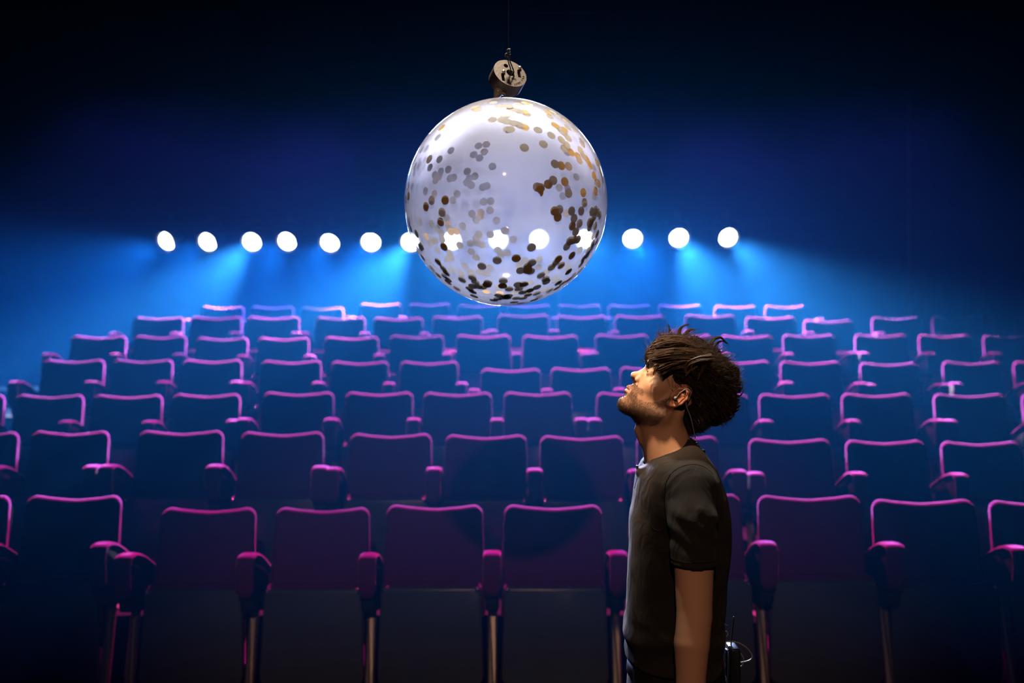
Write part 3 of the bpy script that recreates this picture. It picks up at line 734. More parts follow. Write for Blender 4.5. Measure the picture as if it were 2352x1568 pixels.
# neck and shoulders
body.cone((1514, 950, 0), (1543, 1078, 0), 53, 58, 26)
body.cone((1466, 988, 0), (1476, 1012, 0), 9, 8, 14)
body.cone((1548, 950, 40), (1512, 1072, 14), 13, 11, 16, sym=True)       # neck muscles
body.cone((1545, 1056, 20), (1570, 1108, 110), 28, 28, 18, sym=True)
body.cone((1560, 1140, 60), (1560, 1300, 62), 64, 78, 30, sym=True)
body.cone((1560, 1300, 62), (1552, 1560, 66), 78, 80, 30, sym=True)
# arms
sh = QP(1590, 1128, -168); el0 = QP(1594, 1300, -210); el = QP(1595, 1415, -220); fa = QP(1589, 1478, -226); fb = QP(1587, 1566, -228); wr = QP(1585, 1668, -226)
for a, b, ra, rb in ((sh, el0, 44, 41), (el0, el, 41, 36.5), (el, fa, 36.5, 36.5), (fa, fb, 36.5, 30), (fb, wr, 30, 24)):
    body.cone(a, b, ra, rb, 3, sym=True, squash=(1, 1, 0.92))
# hands: palm, four fingers, thumb
hx, hv, hw = wr
body.cone((hx - 4, hv + 18, hw), (hx - 10, hv + 72, hw + 4), 24, 26, 16, sym=True, squash=(1.25, 1, 0.62))
for i, (du, ln, r) in enumerate(((-36, 66, 9.2), (-17, 76, 9.6), (1, 72, 9.4), (18, 58, 8.6))):
    k0 = (hx - 4 + du, hv + 92, hw + 2); k1 = (hx - 6 + du - 3, hv + 92 + ln * .48, hw + 12); k2 = (hx - 6 + du - 2, hv + 92 + ln * .78, hw + 27); k3 = (hx - 4 + du, hv + 92 + ln * .92, hw + 42)
    for a, b in ((k0, k1), (k1, k2), (k2, k3)): body.cone(a, b, r, r * .93, 3, sym=True)
body.cone((hx - 26, hv + 26, hw + 2), (hx - 50, hv + 62, hw + 10), 14, 11, 8, sym=True)
body.cone((hx - 50, hv + 62, hw + 10), (hx - 54, hv + 96, hw + 16), 11, 9, 4, sym=True)
# legs
body.cone((1552, 1560, 66), (1548, 1700, 80), 80, 72, 30, sym=True)
body.cone((1548, 1700, 80), (1545, 2010, 80), 70, 48, 30, sym=True)
body.cone((1545, 2010, 80), (1560, 2350, 78), 46, 30, 20, sym=True)
bp, bf = body.mesh()
# colour of the skin: stubble on jaw and lip, redder ears and lips
f_, d_ = fd(bp[:, 0], bp[:, 1]); aw = np.abs(bp[:, 2])
def sst(x, a, b): t = np.clip((x - a) / (b - a), 0, 1); return t * t * (3 - 2 * t)
jl = np.interp(f_, [-100, -82, -60, -40, -22, -8, 20], [20, 34, 66, 80, 84, 58, 56])
beard = sst(d_, jl - 16, jl + 20) * sst(-d_, -150, -118) * sst(f_, -97, -84) * (bp[:, 1] < 985) * sst(-bp[:, 1], -985, -955)
muz = sst(d_, 55, 64) * sst(f_, -34, -18) * sst(-d_, -78, -72)
beard = np.clip(np.maximum(beard, muz * .8), 0, 1) * (bp[:, 1] < 985)
lipm = np.exp(-((d_ - 79) / 7.0) ** 2) * sst(f_, -14, -2) * (aw < 22)
beard *= (1 - lipm) * (1 - 0.6 * np.exp(-((d_ - 100) / 9.0) ** 2 - ((aw - 14) / 16.0) ** 2) * (f_ > -22))
earm = sst(-f_, 70, 84) * (aw > 63) * (d_ < 62) * (d_ > -5) * (f_ > -112)
skin = np.array((0.62, 0.36, 0.235)); stub = np.array((0.085, 0.052, 0.036)); red = np.array((0.46, 0.13, 0.085)); lipc = np.array((0.52, 0.24, 0.19))
spk = 0.80 + 0.20 * np.random.RandomState(3).rand(len(bp))
bm_ = np.clip(beard * spk * 0.74, 0, 1)[:, None]
col = skin * (1 - bm_) + stub * bm_
col = col * (1 - 0.6 * lipm[:, None]) + lipc * 0.6 * lipm[:, None]
col = col * (1 - 0.55 * earm[:, None]) + red * 0.55 * earm[:, None]
brow = np.exp(-((d_ + 2 - 0.06 * aw) / 4.5) ** 2) * (aw > 9) * (aw < 50) * sst(f_, -34, -20)
col = col * (1 - 0.8 * brow[:, None]) + stub * 0.8 * brow[:, None]

man = empty('person', ORIGIN)
tag(man, 'dark-haired bearded man in a black t-shirt gazing up at the balloon', 'person')
M['skin'] = principled('skin', (0.6, 0.36, 0.24), 0.48, spec=0.35)
nt = M['skin'].node_tree; at = nt.nodes.new('ShaderNodeAttribute'); at.attribute_name = 'Col'
nz_ = nt.nodes.new('ShaderNodeTexNoise'); nz_.inputs['Scale'].default_value = 700; tcn = nt.nodes.new('ShaderNodeTexCoord'); nt.links.new(tcn.outputs['Object'], nz_.inputs['Vector'])
bpn = nt.nodes.new('ShaderNodeBump'); bpn.inputs['Strength'].default_value = 0.25; bpn.inputs['Distance'].default_value = 0.001
nt.links.new(nz_.outputs['Fac'], bpn.inputs['Height'])
bs = nt.nodes['Principled BSDF']; nt.links.new(bpn.outputs[0], bs.inputs['Normal']); nt.links.new(at.outputs['Color'], bs.inputs['Base Color'])
bp2 = relax(bp, bf, 1, 0.4)
ob = np_mesh('body', rel(bp2), bf, M['skin'], man)
ca = ob.data.color_attributes.new('Col', 'FLOAT_COLOR', 'POINT')
ca.data.foreach_set('color', np.concatenate([col, np.ones((len(col), 1))], 1).astype(np.float32).ravel())
# eyes looking up along the face axis
M['eye'] = principled('eye_white', (0.75, 0.72, 0.68), 0.15); M['iris'] = principled('iris_dark', (0.05, 0.03, 0.02), 0.1)
for s in (-1, 1):
    c = np.array(H(-18.2, 18.5, 31 * s)); fw = np.array((HF[0], HF[1], 0)); up = np.array((-HD[0], -HD[1], 0)); sd = np.array((0, 0, 1.0))
    prof = [(12.6 * math.sin(t), 12.6 * math.cos(t)) for t in np.linspace(0.0001, math.pi, 14)]
    V, F = lathe_geo(prof, 18); V = [c + sd * v[0] + up * v[1] + fw * v[2] for v in V]
    e_ = mesh('eye', rel(V), F, M['eye'], man)
    prof = [(12.85 * math.sin(t), 12.85 * math.cos(t)) for t in np.linspace(0.0001, 0.46, 6)]
    V, F = lathe_geo(prof, 18); V = [c + sd * v[0] + up * v[1] + fw * v[2] for v in V]
    mesh('iris', rel(V), F, M['iris'], e_)
# --- clothes
M['shirt'] = add_noise(principled('charcoal_cotton', (0.022, 0.019, 0.017), 0.85, spec=0.15, Sheen_Weight=0.05, Sheen_Roughness=0.5), 30, 0.15, 0.5, 900)
def cloth_folds(m, scale, dist, stretch):
    nt = m.node_tree; b = nt.nodes['Principled BSDF']; tc = nt.nodes.new('ShaderNodeTexCoord'); mp = nt.nodes.new('ShaderNodeMapping')
    mp.inputs['Scale'].default_value = stretch; mp.inputs['Rotation'].default_value = (0.3, 0.5, 0.2); nt.links.new(tc.outputs['Object'], mp.inputs['Vector'])
    n = nt.nodes.new('ShaderNodeTexNoise'); n.inputs['Scale'].default_value = scale; n.inputs['Detail'].default_value = 2.5; n.inputs['Distortion'].default_value = 0.8; nt.links.new(mp.outputs[0], n.inputs['Vector'])
    bp = nt.nodes.new('ShaderNodeBump'); bp.inputs['Strength'].default_value = 0.8; bp.inputs['Distance'].default_value = dist; nt.links.new(n.outputs['Fac'], bp.inputs['Height'])
    for l in list(nt.links):
        if l.to_socket == b.inputs['Normal']: nt.links.new(l.from_socket, bp.inputs['Normal'])
    nt.links.new(bp.outputs[0], b.inputs['Normal'])
cloth_folds(M['shirt'], 13, 0.016, (1.5, 1.2, 0.8))
M['trousers'] = add_noise(principled('black_trousers', (0.012, 0.011, 0.012), 0.9, spec=0.15), 30, 0.15)
M['belt'] = principled('dark_red_leather', (0.07, 0.018, 0.012), 0.5)
M['black_plastic'] = principled('black_plastic', (0.012, 0.012, 0.013), 0.35)
shirt = Field(np.arange(1415, 1705, 2.8), np.arange(1004, 1535, 2.8), np.arange(-290, 291, 3.2))
SV = [1008, 1022, 1036, 1050, 1066, 1088, 1130, 1180, 1250, 1350, 1450, 1500, 1540]
SFr = [1566, 1552, 1514, 1488, 1476, 1465, 1456, 1449, 1447, 1442, 1435, 1440, 1446]
SBk = [1586, 1602, 1615, 1624, 1635, 1645, 1661, 1670, 1671, 1662, 1655, 1658, 1662]
SW = [30, 60, 96, 148, 180, 190, 186, 178, 170, 160, 158, 160, 162]
def torso(U, V_, W):
    fr = np.interp(V_, SV, SFr); bk = np.interp(V_, SV, SBk); b = np.interp(V_, SV, SW); a = (bk - fr) / 2; c = (bk + fr) / 2
    n = 2.35
    q = (np.abs((U - c) / a) ** n + np.abs(W / b) ** n) ** (1 / n)
    return (q - 1) * np.minimum(a, b) * 0.9
shirt.add(torso, (1420, 1004, -200), (1690, 1540, 200), 0)
sl_a = QP(1588, 1118, -160); sl_b = QP(1592, 1190, -196); sl_c = QP(1594, 1292, -211)
shirt.cone(sl_a, sl_b, 50, 49, 16, sym=True); shirt.cone(sl_b, (sl_c[0], sl_c[1] + 60, sl_c[2] - 4), 48, 49, 12, sym=True)
# folds: soft drag lines from the shoulder, a bunched sleeve, a roll of cloth at the waist
U, V_, W = shirt.ax[0].reshape(-1, 1, 1), shirt.ax[1].reshape(1, -1, 1), shirt.ax[2].reshape(1, 1, -1)
aw = np.abs(W)
fold = 1.6 * wobble(U, V_, W, 26, 1) + 0.9 * wobble(U, V_, W, 12, 2)
slv = sst(aw, 165, 195) * sst(V_, 1090, 1150) * (1 - 0.75 * sst(V_, 1205, 1236))
fold = fold + slv * (1.3 * np.sin((V_ * 0.9 + U * 0.55) / 7.0 + 2 * np.sin(U / 19)) * np.exp(-((U - 1575) / 26.0) ** 2) + 1.7 * np.sin((V_ - U * 0.9) / 9.0 + 1.5 * np.sin(V_ / 31)))
fold = fold + sst(V_, 1395, 1440) * (3.5 * np.sin((V_ + 0.35 * U) / 12.0 + 1.2 * np.sin(U / 33 + W / 60)))
fold = fold + sst(-aw, -150, -110) * 2.2 * np.sin((V_ * 0.55 - U) / 17.0) * np.exp(-((V_ - 1170) / 60.0) ** 2)
shirt.F += fold.astype(np.float32) * 0.9
# sleeve hem and hollow sleeve; wavy bottom hem
hemv = sl_c[1] + 4
shirt.F = np.where((aw > 168) & (shirt.F < 30), np.maximum(shirt.F, (V_ - hemv - 1.5 * np.sin(U / 22))), shirt.F).astype(np.float32)
shirt.cone((el0[0], el0[1] - 40, el0[2]), (sl_c[0], sl_c[1] + 60, sl_c[2] - 4), 36, 43, 1.5, 's', sym=True)
bot = 1508 + 5 * np.sin(U / 31.0) + 4 * np.sin(W / 40.0)
shirt.F = np.maximum(shirt.F, V_ - bot).astype(np.float32)
# collar: a rib raised round the neck, then the neck opening
cpts = []
for t in np.linspace(0, 2 * math.pi, 37):
    ct, st = math.cos(t), math.sin(t); cpts.append((1531 + 61 * ct, 1050.5 - 32 * ct + 5 * st * st, 63 * st))
for a, b in zip(cpts[:-1], cpts[1:]): shirt.cone(a, b, 7.5, 7.5, 9)
shirt.cone((1516, 990, 0), (1540, 1068, 0), 53, 57, 3, 's')
sp, sf = shirt.mesh()
sho = np_mesh('t_shirt', rel(relax(sp, sf, 1, 0.3)), sf, M['shirt'], man)
def on_shirt(p, dirn, n=60, step=2.0):
    """march from p along dirn (inwards) to the cloth"""
    p = np.array(p, float); dirn = np.array(dirn, float); dirn /= np.linalg.norm(dirn)
    for _ in range(n):
        s_ = shirt.sample(p)
        if s_ < 0.3: break
        p = p + dirn * max(min(s_, 12) * 0.6, 0.4)
    return p
# collar band round the neck
V, F = tube_geo([Vector(x) for x in rel([(u, v - 2, w_) for u, v, w_ in cpts])], 0.0072, 8, False)
M['rib'] = principled('collar_rib', (0.011, 0.010, 0.010), 0.9, spec=0.1)
mesh('collar', V, F, M['rib'], sho)
# sleeve seams (armhole), chest pocket edge and hem stitching lie on the cloth
M['seam'] = principled('seam_black', (0.008, 0.008, 0.008), 0.9, spec=0.1)
for m in (-1, 1):
    pts = []
    for t in np.linspace(-2.35, 0.85, 26):
        ax_ = np.array(sl_b) * (1, 1, -m) if m == 1 else np.array(sl_b)
        c = np.array((1556.0, 1115.0, -150.0 * (1 if m == -1 else -1)))
        dr = np.array((math.sin(t) * 0.0 + math.cos(t) * -1.0, math.sin(t), 0.0)); dr = np.array((-math.cos(t), math.sin(t), 0.28 * m))
        start = c + dr * 120; pts.append(on_shirt(start, -dr))
    V, F = tube_geo([Vector(x) for x in rel(pts)], 0.0011, 5); mesh('sleeve_seam', V, F, M['seam'], sho)
for m in (-1, 1):
    pts = []
    for t in np.linspace(0, 2 * math.pi, 30):
        c = np.array((sl_c[0], hemv - 13, abs(sl_c[2]) * m)); dr = np.array((math.cos(t), 0, math.sin(t)))
        pts.append(on_shirt(c + dr * 66, -dr))
    V, F = tube_geo([Vector(x) for x in rel(pts)], 0.0008, 4); mesh('hem_stitch', V, F, M['seam'], sho)
pk = [QP(x, y, -95) for x, y in ((1457, 1168), (1456, 1190), (1458, 1202), (1470, 1208), (1484, 1205), (1490, 1194), (1491, 1172))]
pts = [on_shirt((p[0], p[1], -260), (0.25, 0, 1), 90) for p in pk]
V, F = tube_geo([Vector(x) for x in rel(smooth_path([Vector(p) for p in pts], 4))], 0.0012, 5); mesh('pocket_edge', V, F, M['shirt'], sho)
# trousers and belt
tr = Field(np.arange(1400, 1710, 5.5), np.arange(1486, 2400, 5.5), np.arange(-215, 216, 5.5))
def hips(U, V_, W):
    a = np.interp(V_, [1490, 1560, 1640, 1720], [101, 108, 112, 95]); b = np.interp(V_, [1490, 1560, 1640, 1720], [150, 165, 172, 165]); c = np.interp(V_, [1490, 1640], [1549, 1553])
    return (((np.abs((U - c) / a) ** 2.4 + np.abs(W / b) ** 2.4) ** (1 / 2.4) - 1) * a * .9) + np.maximum(V_ - 1690, 0)
tr.add(hips, (1420, 1486, -190), (1690, 1760, 190), 0)
tr.cone((1550, 1660, 86), (1546, 2010, 84), 86, 64, 20, sym=True); tr.cone((1546, 2010, 84), (1556, 2372, 80), 64, 54, 20, sym=True)
U, V_, W = tr.ax[0].reshape(-1, 1, 1), tr.ax[1].reshape(1, -1, 1), tr.ax[2].reshape(1, 1, -1)
tr.F = np.maximum(tr.F + 2.0 * wobble(U, V_, W, 30, 4).astype(np.float32), np.maximum(1494 - V_, V_ - 2378)).astype(np.float32)
tp, tf = tr.mesh(); tro = np_mesh('trousers', rel(tp), tf, M['trousers'], man)
ring = [(1549 + 104 * math.cos(t), 1528, 152 * math.sin(t)) for t in np.linspace(0, 2 * math.pi, 49)]
V = []; F = []
for i, p in enumerate(ring):
    for dv, out in ((-15, 1.0), (-15, 1.03), (15, 1.05), (15, 1.02)):
        V.append((1549 + (p[0] - 1549) * out, p[1] + dv, p[2] * out))
for i in range(48):
    for k in range(4): F.append((i * 4 + k, i * 4 + (k + 1) % 4, (i + 1) * 4 + (k + 1) % 4, (i + 1) * 4 + k))
mesh('belt', rel(V), F, M['belt'], tro)
M['shoe'] = principled('black_shoe', (0.015, 0.014, 0.014), 0.5)
for m in (-1, 1):
    sf_ = Field(np.arange(1380, 1640, 5), np.arange(2300, 2412, 5), np.arange(-50, 51, 5))
    sf_.cone((1585, 2378, 0), (1470, 2388, 0), 36, 30, 0); sf_.cone((1470, 2388, 0), (1424, 2394, 0), 32, 20, 14); sf_.cone((1566, 2340, 0), (1575, 2370, 0), 40, 38, 10)
    sf_.F = np.maximum(sf_.F, sf_.ax[1].reshape(1, -1, 1) - 2405).astype(np.float32)
    p_, q_ = sf_.mesh(); p_[:, 2] += 80 * m; np_mesh('shoe', rel(p_), q_, M['shoe'], man)

# --- hair
M['hair'] = add_noise(principled('dark_brown_hair', (0.055, 0.031, 0.017), 0.5, spec=0.22), 220, 0.35)
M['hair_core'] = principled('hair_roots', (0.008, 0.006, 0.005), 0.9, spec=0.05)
hf = Field(np.arange(1440, 1716, 2.4), np.arange(738, 1022, 2.4), np.arange(-108, 109, 2.6))
ell(hf, (-90, -28, 0), (98, 80, 80), 0); ell(hf, (-32, -40, 0), (38, 34, 58), 20); ell(hf, (-140, -22, 0), (72, 70, 68), 20)
hf.cone((1592, 955, 0), (1640, 925, 0), 40, 40, 20, squash=(1, 1, 1.45)); hf.cone((1580, 985, 0), (1600, 960, 0), 16, 30, 14, squash=(1, 1, 2.0))
hf.cone((1655, 885, 0), (1640, 850, 0), 34, 34, 16, squash=(1, 1, 1.6))
poly = np.array([(1390, 812), (1487, 822), (1500, 834), (1512, 850), (1525, 862), (1529, 880), (1524, 903), (1534, 897), (1548, 888), (1562, 888), (1572, 898), (1575, 912), (1570, 928), (1560, 944), (1556, 960), (1566, 984), (1578, 1006), (1570, 1060), (1390, 1060)], float)
def poly_sdf(x, y):
    d = np.full(np.broadcast(x, y).shape, 1e9); s_ = np.ones_like(d); n = len(poly)
    for i in range(n):
        a = poly[i]; b = poly[i - 1]; e = b - a; wx, wy = x - a[0], y - a[1]
        h = np.clip((wx * e[0] + wy * e[1]) / (e @ e), 0, 1); d = np.minimum(d, (wx - h * e[0]) ** 2 + (wy - h * e[1]) ** 2)
        c1 = y >= a[1]; c2 = y < b[1]; c3 = e[0] * wy > e[1] * wx
        s_ = np.where((c1 & c2 & c3) | (~c1 & ~c2 & ~c3), -s_, s_)
    return s_ * np.sqrt(d)
U, V_, W = hf.ax[0].reshape(-1, 1, 1), hf.ax[1].reshape(1, -1, 1), hf.ax[2].reshape(1, 1, -1)
pd = poly_sdf(U, V_)
hf.F = np.maximum(hf.F + 2.2 * wobble(U, V_, W, 9, 5).astype(np.float32) + 4, -pd).astype(np.float32)
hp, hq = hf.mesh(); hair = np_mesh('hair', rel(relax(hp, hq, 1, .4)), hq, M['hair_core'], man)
# normals of the cap for rooting the strands
n_ = np.zeros_like(hp); a_, b_, c_ = hp[hq[:, 0]], hp[hq[:, 1]], hp[hq[:, 2]]; fn_ = np.cross(b_ - a_, c_ - a_)
for k in range(4): np.add.at(n_, hq[:, k], fn_)
n_ /= np.linalg.norm(n_, axis=1)[:, None] + 1e-9
ctr = np.array((1590.0, 880.0, 0.0))
if ((hp - ctr) * n_).sum(1).mean() < 0: n_ = -n_
R = np.random.RandomState(8)
strands = []            # (points (k,3) px, root radius px)
def strand(p, dirs, length, curl, ax_, k=8, r=0.9):
    pts = [p]; d = dirs / (np.linalg.norm(dirs) + 1e-9); st = length / (k - 1)
    wv = R.uniform(.5, 1.6); ph = R.uniform(0, 6.28)
    for i in range(k - 1):
        pts.append(pts[-1] + d * st + ax_ * wv * math.sin(ph + i * .9))
        d = d + np.cross(ax_, d) * curl / (k - 1); d /= np.linalg.norm(d)
    strands.append((np.array(pts), r))
# tangential flow over the scalp
cand = np.flatnonzero((hp[:, 1] < 1000))
for i in R.choice(cand, 5600, replace=False):
    p = hp[i]; n = n_[i]; u, v, w_ = p
    pdv = float(poly_sdf(np.array(u), np.array(v)))
    if pdv < 1 and v > 905: continue
    if v < 850 and u < 1612: flow = np.array((1.0, -0.10 + 0.25 * R.randn(), 0.1 * R.randn())); L_ = R.uniform(34, 70); lift = 0.13; cu = R.uniform(-.5, .9)
    elif v < 880 and u >= 1612: flow = np.array((0.6, 0.35 + .4 * R.randn(), 0.3 * R.randn())); L_ = R.uniform(22, 46); lift = 0.42; cu = R.uniform(-2.2, 2.2)
    elif u > 1640: flow = np.array((0.35, 0.6, .25 * R.randn())); L_ = R.uniform(14, 36); lift = 0.40; cu = R.uniform(-2.0, 2.0)
    else: flow = np.array((0.55, 0.65, .1 * R.randn())); L_ = R.uniform(12, 28); lift = 0.10; cu = R.uniform(-.5, .5)
    t = flow - n * flow.dot(n); t = t / (np.linalg.norm(t) + 1e-6)
    ax_ = np.cross(t, n); ax_ /= np.linalg.norm(ax_) + 1e-6
    strand(p - n * 1.0, t + n * lift + 0.12 * R.randn(3), L_, cu, -ax_ if R.rand() < .75 else ax_, 8, R.uniform(0.35, 0.8))
# locks that give the outline: control points in the photograph, depth, strands, spread at root and tip
LOCKS = [
 ([(1552, 790), (1543, 768), (1535, 746)], 0, 22, 7, 1.2), ([(1566, 790), (1559, 766), (1567, 750), (1584, 745)], -8, 14, 5, 1.5), ([(1573, 788), (1577, 765), (1586, 757), (1596, 757)], 5, 14, 6, 3),
 ([(1585, 790), (1596, 775), (1606, 772)], -12, 14, 8, 3), ([(1600, 792), (1600, 778), (1598, 772)], 8, 12, 6, 2), ([(1545, 792), (1528, 778), (1512, 764)], 6, 16, 8, 4), ([(1560, 795), (1580, 784), (1598, 783)], -20, 18, 8, 4),
 ([(1629, 800), (1637, 782), (1654, 775), (1671, 790)], -6, 26, 6, 1.2), ([(1640, 806), (1646, 788), (1659, 783), (1668, 787)], 4, 16, 5, 1.5), ([(1622, 798), (1619, 783), (1623, 776)], -14, 10, 3.5, 1), ([(1644, 812), (1654, 820), (1653, 838)], -20, 12, 6, 3),
 ([(1648, 842), (1658, 826), (1669, 829), (1673, 845)], -8, 26, 7, 3), ([(1668, 858), (1684, 843), (1694, 856), (1695, 872), (1682, 890)], -12, 30, 8, 4), ([(1664, 866), (1680, 862), (1686, 876), (1674, 890)], -24, 24, 8, 4), ([(1679, 888), (1692, 884), (1698, 894), (1699, 902)], 0, 14, 5, 1.5), ([(1686, 880), (1697, 876), (1706, 878)], 8, 8, 4, 1), 
 ([(1668, 905), (1684, 912), (1690, 925), (1684, 938)], -10, 24, 9, 4), ([(1676, 940), (1690, 936), (1701, 931)], 0, 14, 6, 2.5), ([(1672, 952), (1686, 945), (1696, 940)], -6, 12, 6, 3), ([(1660, 962), (1672, 962), (1682, 958)], -6, 14, 7, 3), ([(1630, 972), (1644, 976), (1656, 972)], -8, 14, 8, 3), ([(1598, 985), (1608, 990), (1618, 986)], -6, 12, 7, 3),
 ([(1510, 790), (1492, 803), (1484, 820), (1487, 843)], -22, 16, 9, 3), ([(1516, 784), (1496, 800), (1488, 822)], -44, 18, 9, 4), ([(1490, 822), (1480, 829), (1471, 823)], -10, 5, 2, .6), ([(1497, 822), (1489, 834), (1490, 850)], -30, 3, 4, 2), ([(1512, 838), (1503, 850), (1500, 864)], -58, 2, 3, 2),
 ([(1496, 816), (1540, 806), (1590, 808), (1632, 822)], -76, 34, 12, 8), ([(1500, 828), (1545, 818), (1590, 820), (1620, 832)], -80, 26, 9, 8), ([(1512, 850), (1543, 837), (1571, 830), (1590, 831)], -84, 26, 5, 4), ([(1520, 858), (1545, 846), (1574, 840)], -84, 14, 4, 4),
 ([(1632, 818), (1604, 821), (1580, 832), (1574, 846), (1578, 858)], -85, 26, 7, 3), ([(1622, 828), (1598, 832), (1588, 842), (1592, 856)], -86, 20, 6, 3), ([(1600, 842), (1584, 852), (1576, 862)], -86, 8, 4, 3), ([(1620, 838), (1612, 856), (1604, 870)], -86, 8, 4, 4),
 ([(1505, 795), (1540, 785), (1580, 790), (1615, 804)], -60, 36, 12, 9), ([(1520, 780), (1555, 776), (1590, 786)], -40, 30, 10, 8), 
]
for pts, dep, num, s0, s1 in LOCKS:
    base = np.array([QP(x, y, dep) for x, y in pts])
    for _ in range(int(num * 2.2)):
        off0 = R.randn(3) * s0 * .5; off0[2] *= 2.2; off1 = R.randn(3) * s1 * .6; off1[2] *= 2.0
        k = len(base); tt = np.linspace(0, 1, k)[:, None]
        b2 = base + off0 * (1 - tt) + off1 * tt
        b2[-1] += (b2[-1] - b2[-2]) * R.uniform(-.35, .15)
        sp_ = np.array([tuple(q) for q in smooth_path([Vector(q) for q in b2], 4)])
        strands.append((sp_, R.uniform(.5, 1.0)))
# curled clumps over the crown and back
zone = np.flatnonzero((hp[:, 1] < 935) & ((hp[:, 0] > 1622) | (hp[:, 1] < 800)))
for i in R.choice(zone, 80, replace=False):
    p = hp[i]; n = n_[i]; fl = np.array((.7, -.2, .4 * R.randn())) if p[1] < 800 else np.array((.25, .5, .5 * R.randn()))
    t = fl - n * fl.dot(n); t /= np.linalg.norm(t) + 1e-6; b_ = np.cross(n, t); sgn = -1 if R.rand() < .7 else 1
    rad = R.uniform(9, 17); turn = R.uniform(1.8, 3.6)
    for _ in range(16):
        o_ = R.randn(3) * 2.0; pts = []
        for q in np.linspace(0, 1, 10):
            an = q * turn
            pts.append(p - n * 2 + o_ * (1 - .6 * q) + t * rad * math.sin(an) * 1.15 + n * rad * (1 - math.cos(an)) * .62 + b_ * sgn * 5 * q)
        strands.append((np.array(pts), R.uniform(.45, .9)))
# loose fly-away hairs
for i in R.choice(cand, 260, replace=False):
    p = hp[i]; n = n_[i]
    if p[1] > 960 or (p[0] < 1520 and p[1] > 830): continue
    strand(p, n + 0.7 * R.randn(3) + np.array((.3, -.3, 0)), R.uniform(22, 44), R.uniform(-3, 3), R.randn(3) * .7, 9, 0.35)
def strand_mesh(strs):
    V = []; F = []; b = 0
    for pts, r in strs:
        k = len(pts); t = np.gradient(pts, axis=0); t /= np.linalg.norm(t, axis=1)[:, None] + 1e-9
        a = np.cross(t, (0.31, 0.52, 0.79)); a /= np.linalg.norm(a, axis=1)[:, None] + 1e-9; c = np.cross(t, a)
        rad = (r * (1 - np.linspace(0, 1, k) ** 2 * .85))[:, None]
        ring = np.stack([pts + (a * math.cos(q) + c * math.sin(q)) * rad for q in (0, 2.094, 4.189)], 1)
        V.append(ring.reshape(-1, 3)); i = np.arange(k - 1)[:, None] * 3 + b
        for q in range(3):
            F.append(np.concatenate([i + q, i + (q + 1) % 3, i + 3 + (q + 1) % 3, i + 3 + q], 1))
        b += 3 * k
    return np.concatenate(V), np.concatenate(F)
V, F = strand_mesh(strands); np_mesh('hair_strands', rel(V), F, M['hair'], hair)
# stubble
bn = np.zeros_like(bp); a_, b_, c_ = bp[bf[:, 0]], bp[bf[:, 1]], bp[bf[:, 2]]; fn_ = np.cross(b_ - a_, c_ - a_)
for k in range(4): np.add.at(bn, bf[:, k], fn_)
bn /= np.linalg.norm(bn, axis=1)[:, None] + 1e-9
if ((bp - np.array((1548, 1200, 0))) * bn)[:, 2].mean() < 0: bn = -bn
cb = np.flatnonzero((beard > 0.35) & (bp[:, 1] < 975)); st_ = []
for i in R.choice(cb, min(5200, len(cb)), replace=False):
    d = bn[i] * .8 + np.array((HD[0], HD[1], 0)) * .6 + .3 * R.randn(3); d /= np.linalg.norm(d)
    L_ = R.uniform(1.6, 3.6); p = bp[i]; st_.append((np.array([p, p + d * L_ * .55, p + d * L_ + np.array((HD[0], HD[1], 0)) * .8]), .22))
V, F = strand_mesh(st_); M['stubble'] = principled('stubble', (0.035, 0.02, 0.012), 0.6, spec=0.2)
np_mesh('beard', rel(V), F, M['stubble'], man)
# ------------------------------------------------------------------ small things he wears
M['cable'] = principled('grey_cable', (0.30, 0.31, 0.34), 0.35, spec=0.5)
M['clear_tube'] = principled('clear_coil_tube', (0.55, 0.55, 0.55), 0.15, spec=0.6, Transmission_Weight=0.5)
def wtube(name, pts, r, mat, root, sides=7, n=6):
    q = smooth_path([Vector(p) for p in to_world(pts)], n); o = root.location
    return tube(name, [p - o for p in q], r, mat, root, sides)
# radio pack on the back of the belt, with antenna and looped cables
ro = Vector(to_world([(1662, 1515, -52)])[0])
rp = empty('radio_pack', ro); tag(rp, 'black belt radio pack with looped grey cables at his back', 'radio')
def pxbox(name, c, half, er, mat, root):
    c = np.array(c, float)
    o = rounded_poly([(-half[0], -half[1], er), (half[0], -half[1], er), (half[0], half[1], er), (-half[0], half[1], er)], 3)
    V, F = slab(o, 2 * half[2], er * .6, lambda x, y, d_: tuple(to_world([(c[0] + x, c[1] + y, c[2] - half[2] + d_)])[0] - np.array(root.location)), 2)
    ob = mesh(name, V, F, mat, root)
    bm = bmesh.new(); bm.from_mesh(ob.data); bmesh.ops.recalc_face_normals(bm, faces=bm.faces); bm.to_mesh(ob.data); bm.free(); return ob
pxbox('pack_body', (1672, 1512, -52), (11, 46, 30), 5, M['black_plastic'], rp)
pxbox('belt_clip', (1659, 1505, -52), (3, 30, 12), 2, M['chrome'], rp)
w0 = -48
wtube('antenna', [(1668, 1470, w0), (1671, 1440, w0), (1675, 1402, w0)], 0.0016, M['black_plastic'], rp)
wtube('cable', [QP(*p) for p in ((1660, 1476, w0), (1672, 1473, w0), (1690, 1474, w0), (1708, 1482, w0), (1722, 1495, w0), (1728, 1508, w0), (1722, 1516, w0), (1708, 1520, w0), (1696, 1522, w0))], 0.0017, M['cable'], rp)
wtube('cable', [QP(*p) for p in ((1688, 1488, w0 - 6), (1700, 1498, w0 - 6), (1708, 1512, w0 - 8), (1706, 1525, w0 - 8), (1699, 1531, w0 - 6), (1694, 1524, w0 - 4), (1684, 1520, w0))], 0.0012, M['cable'], rp)
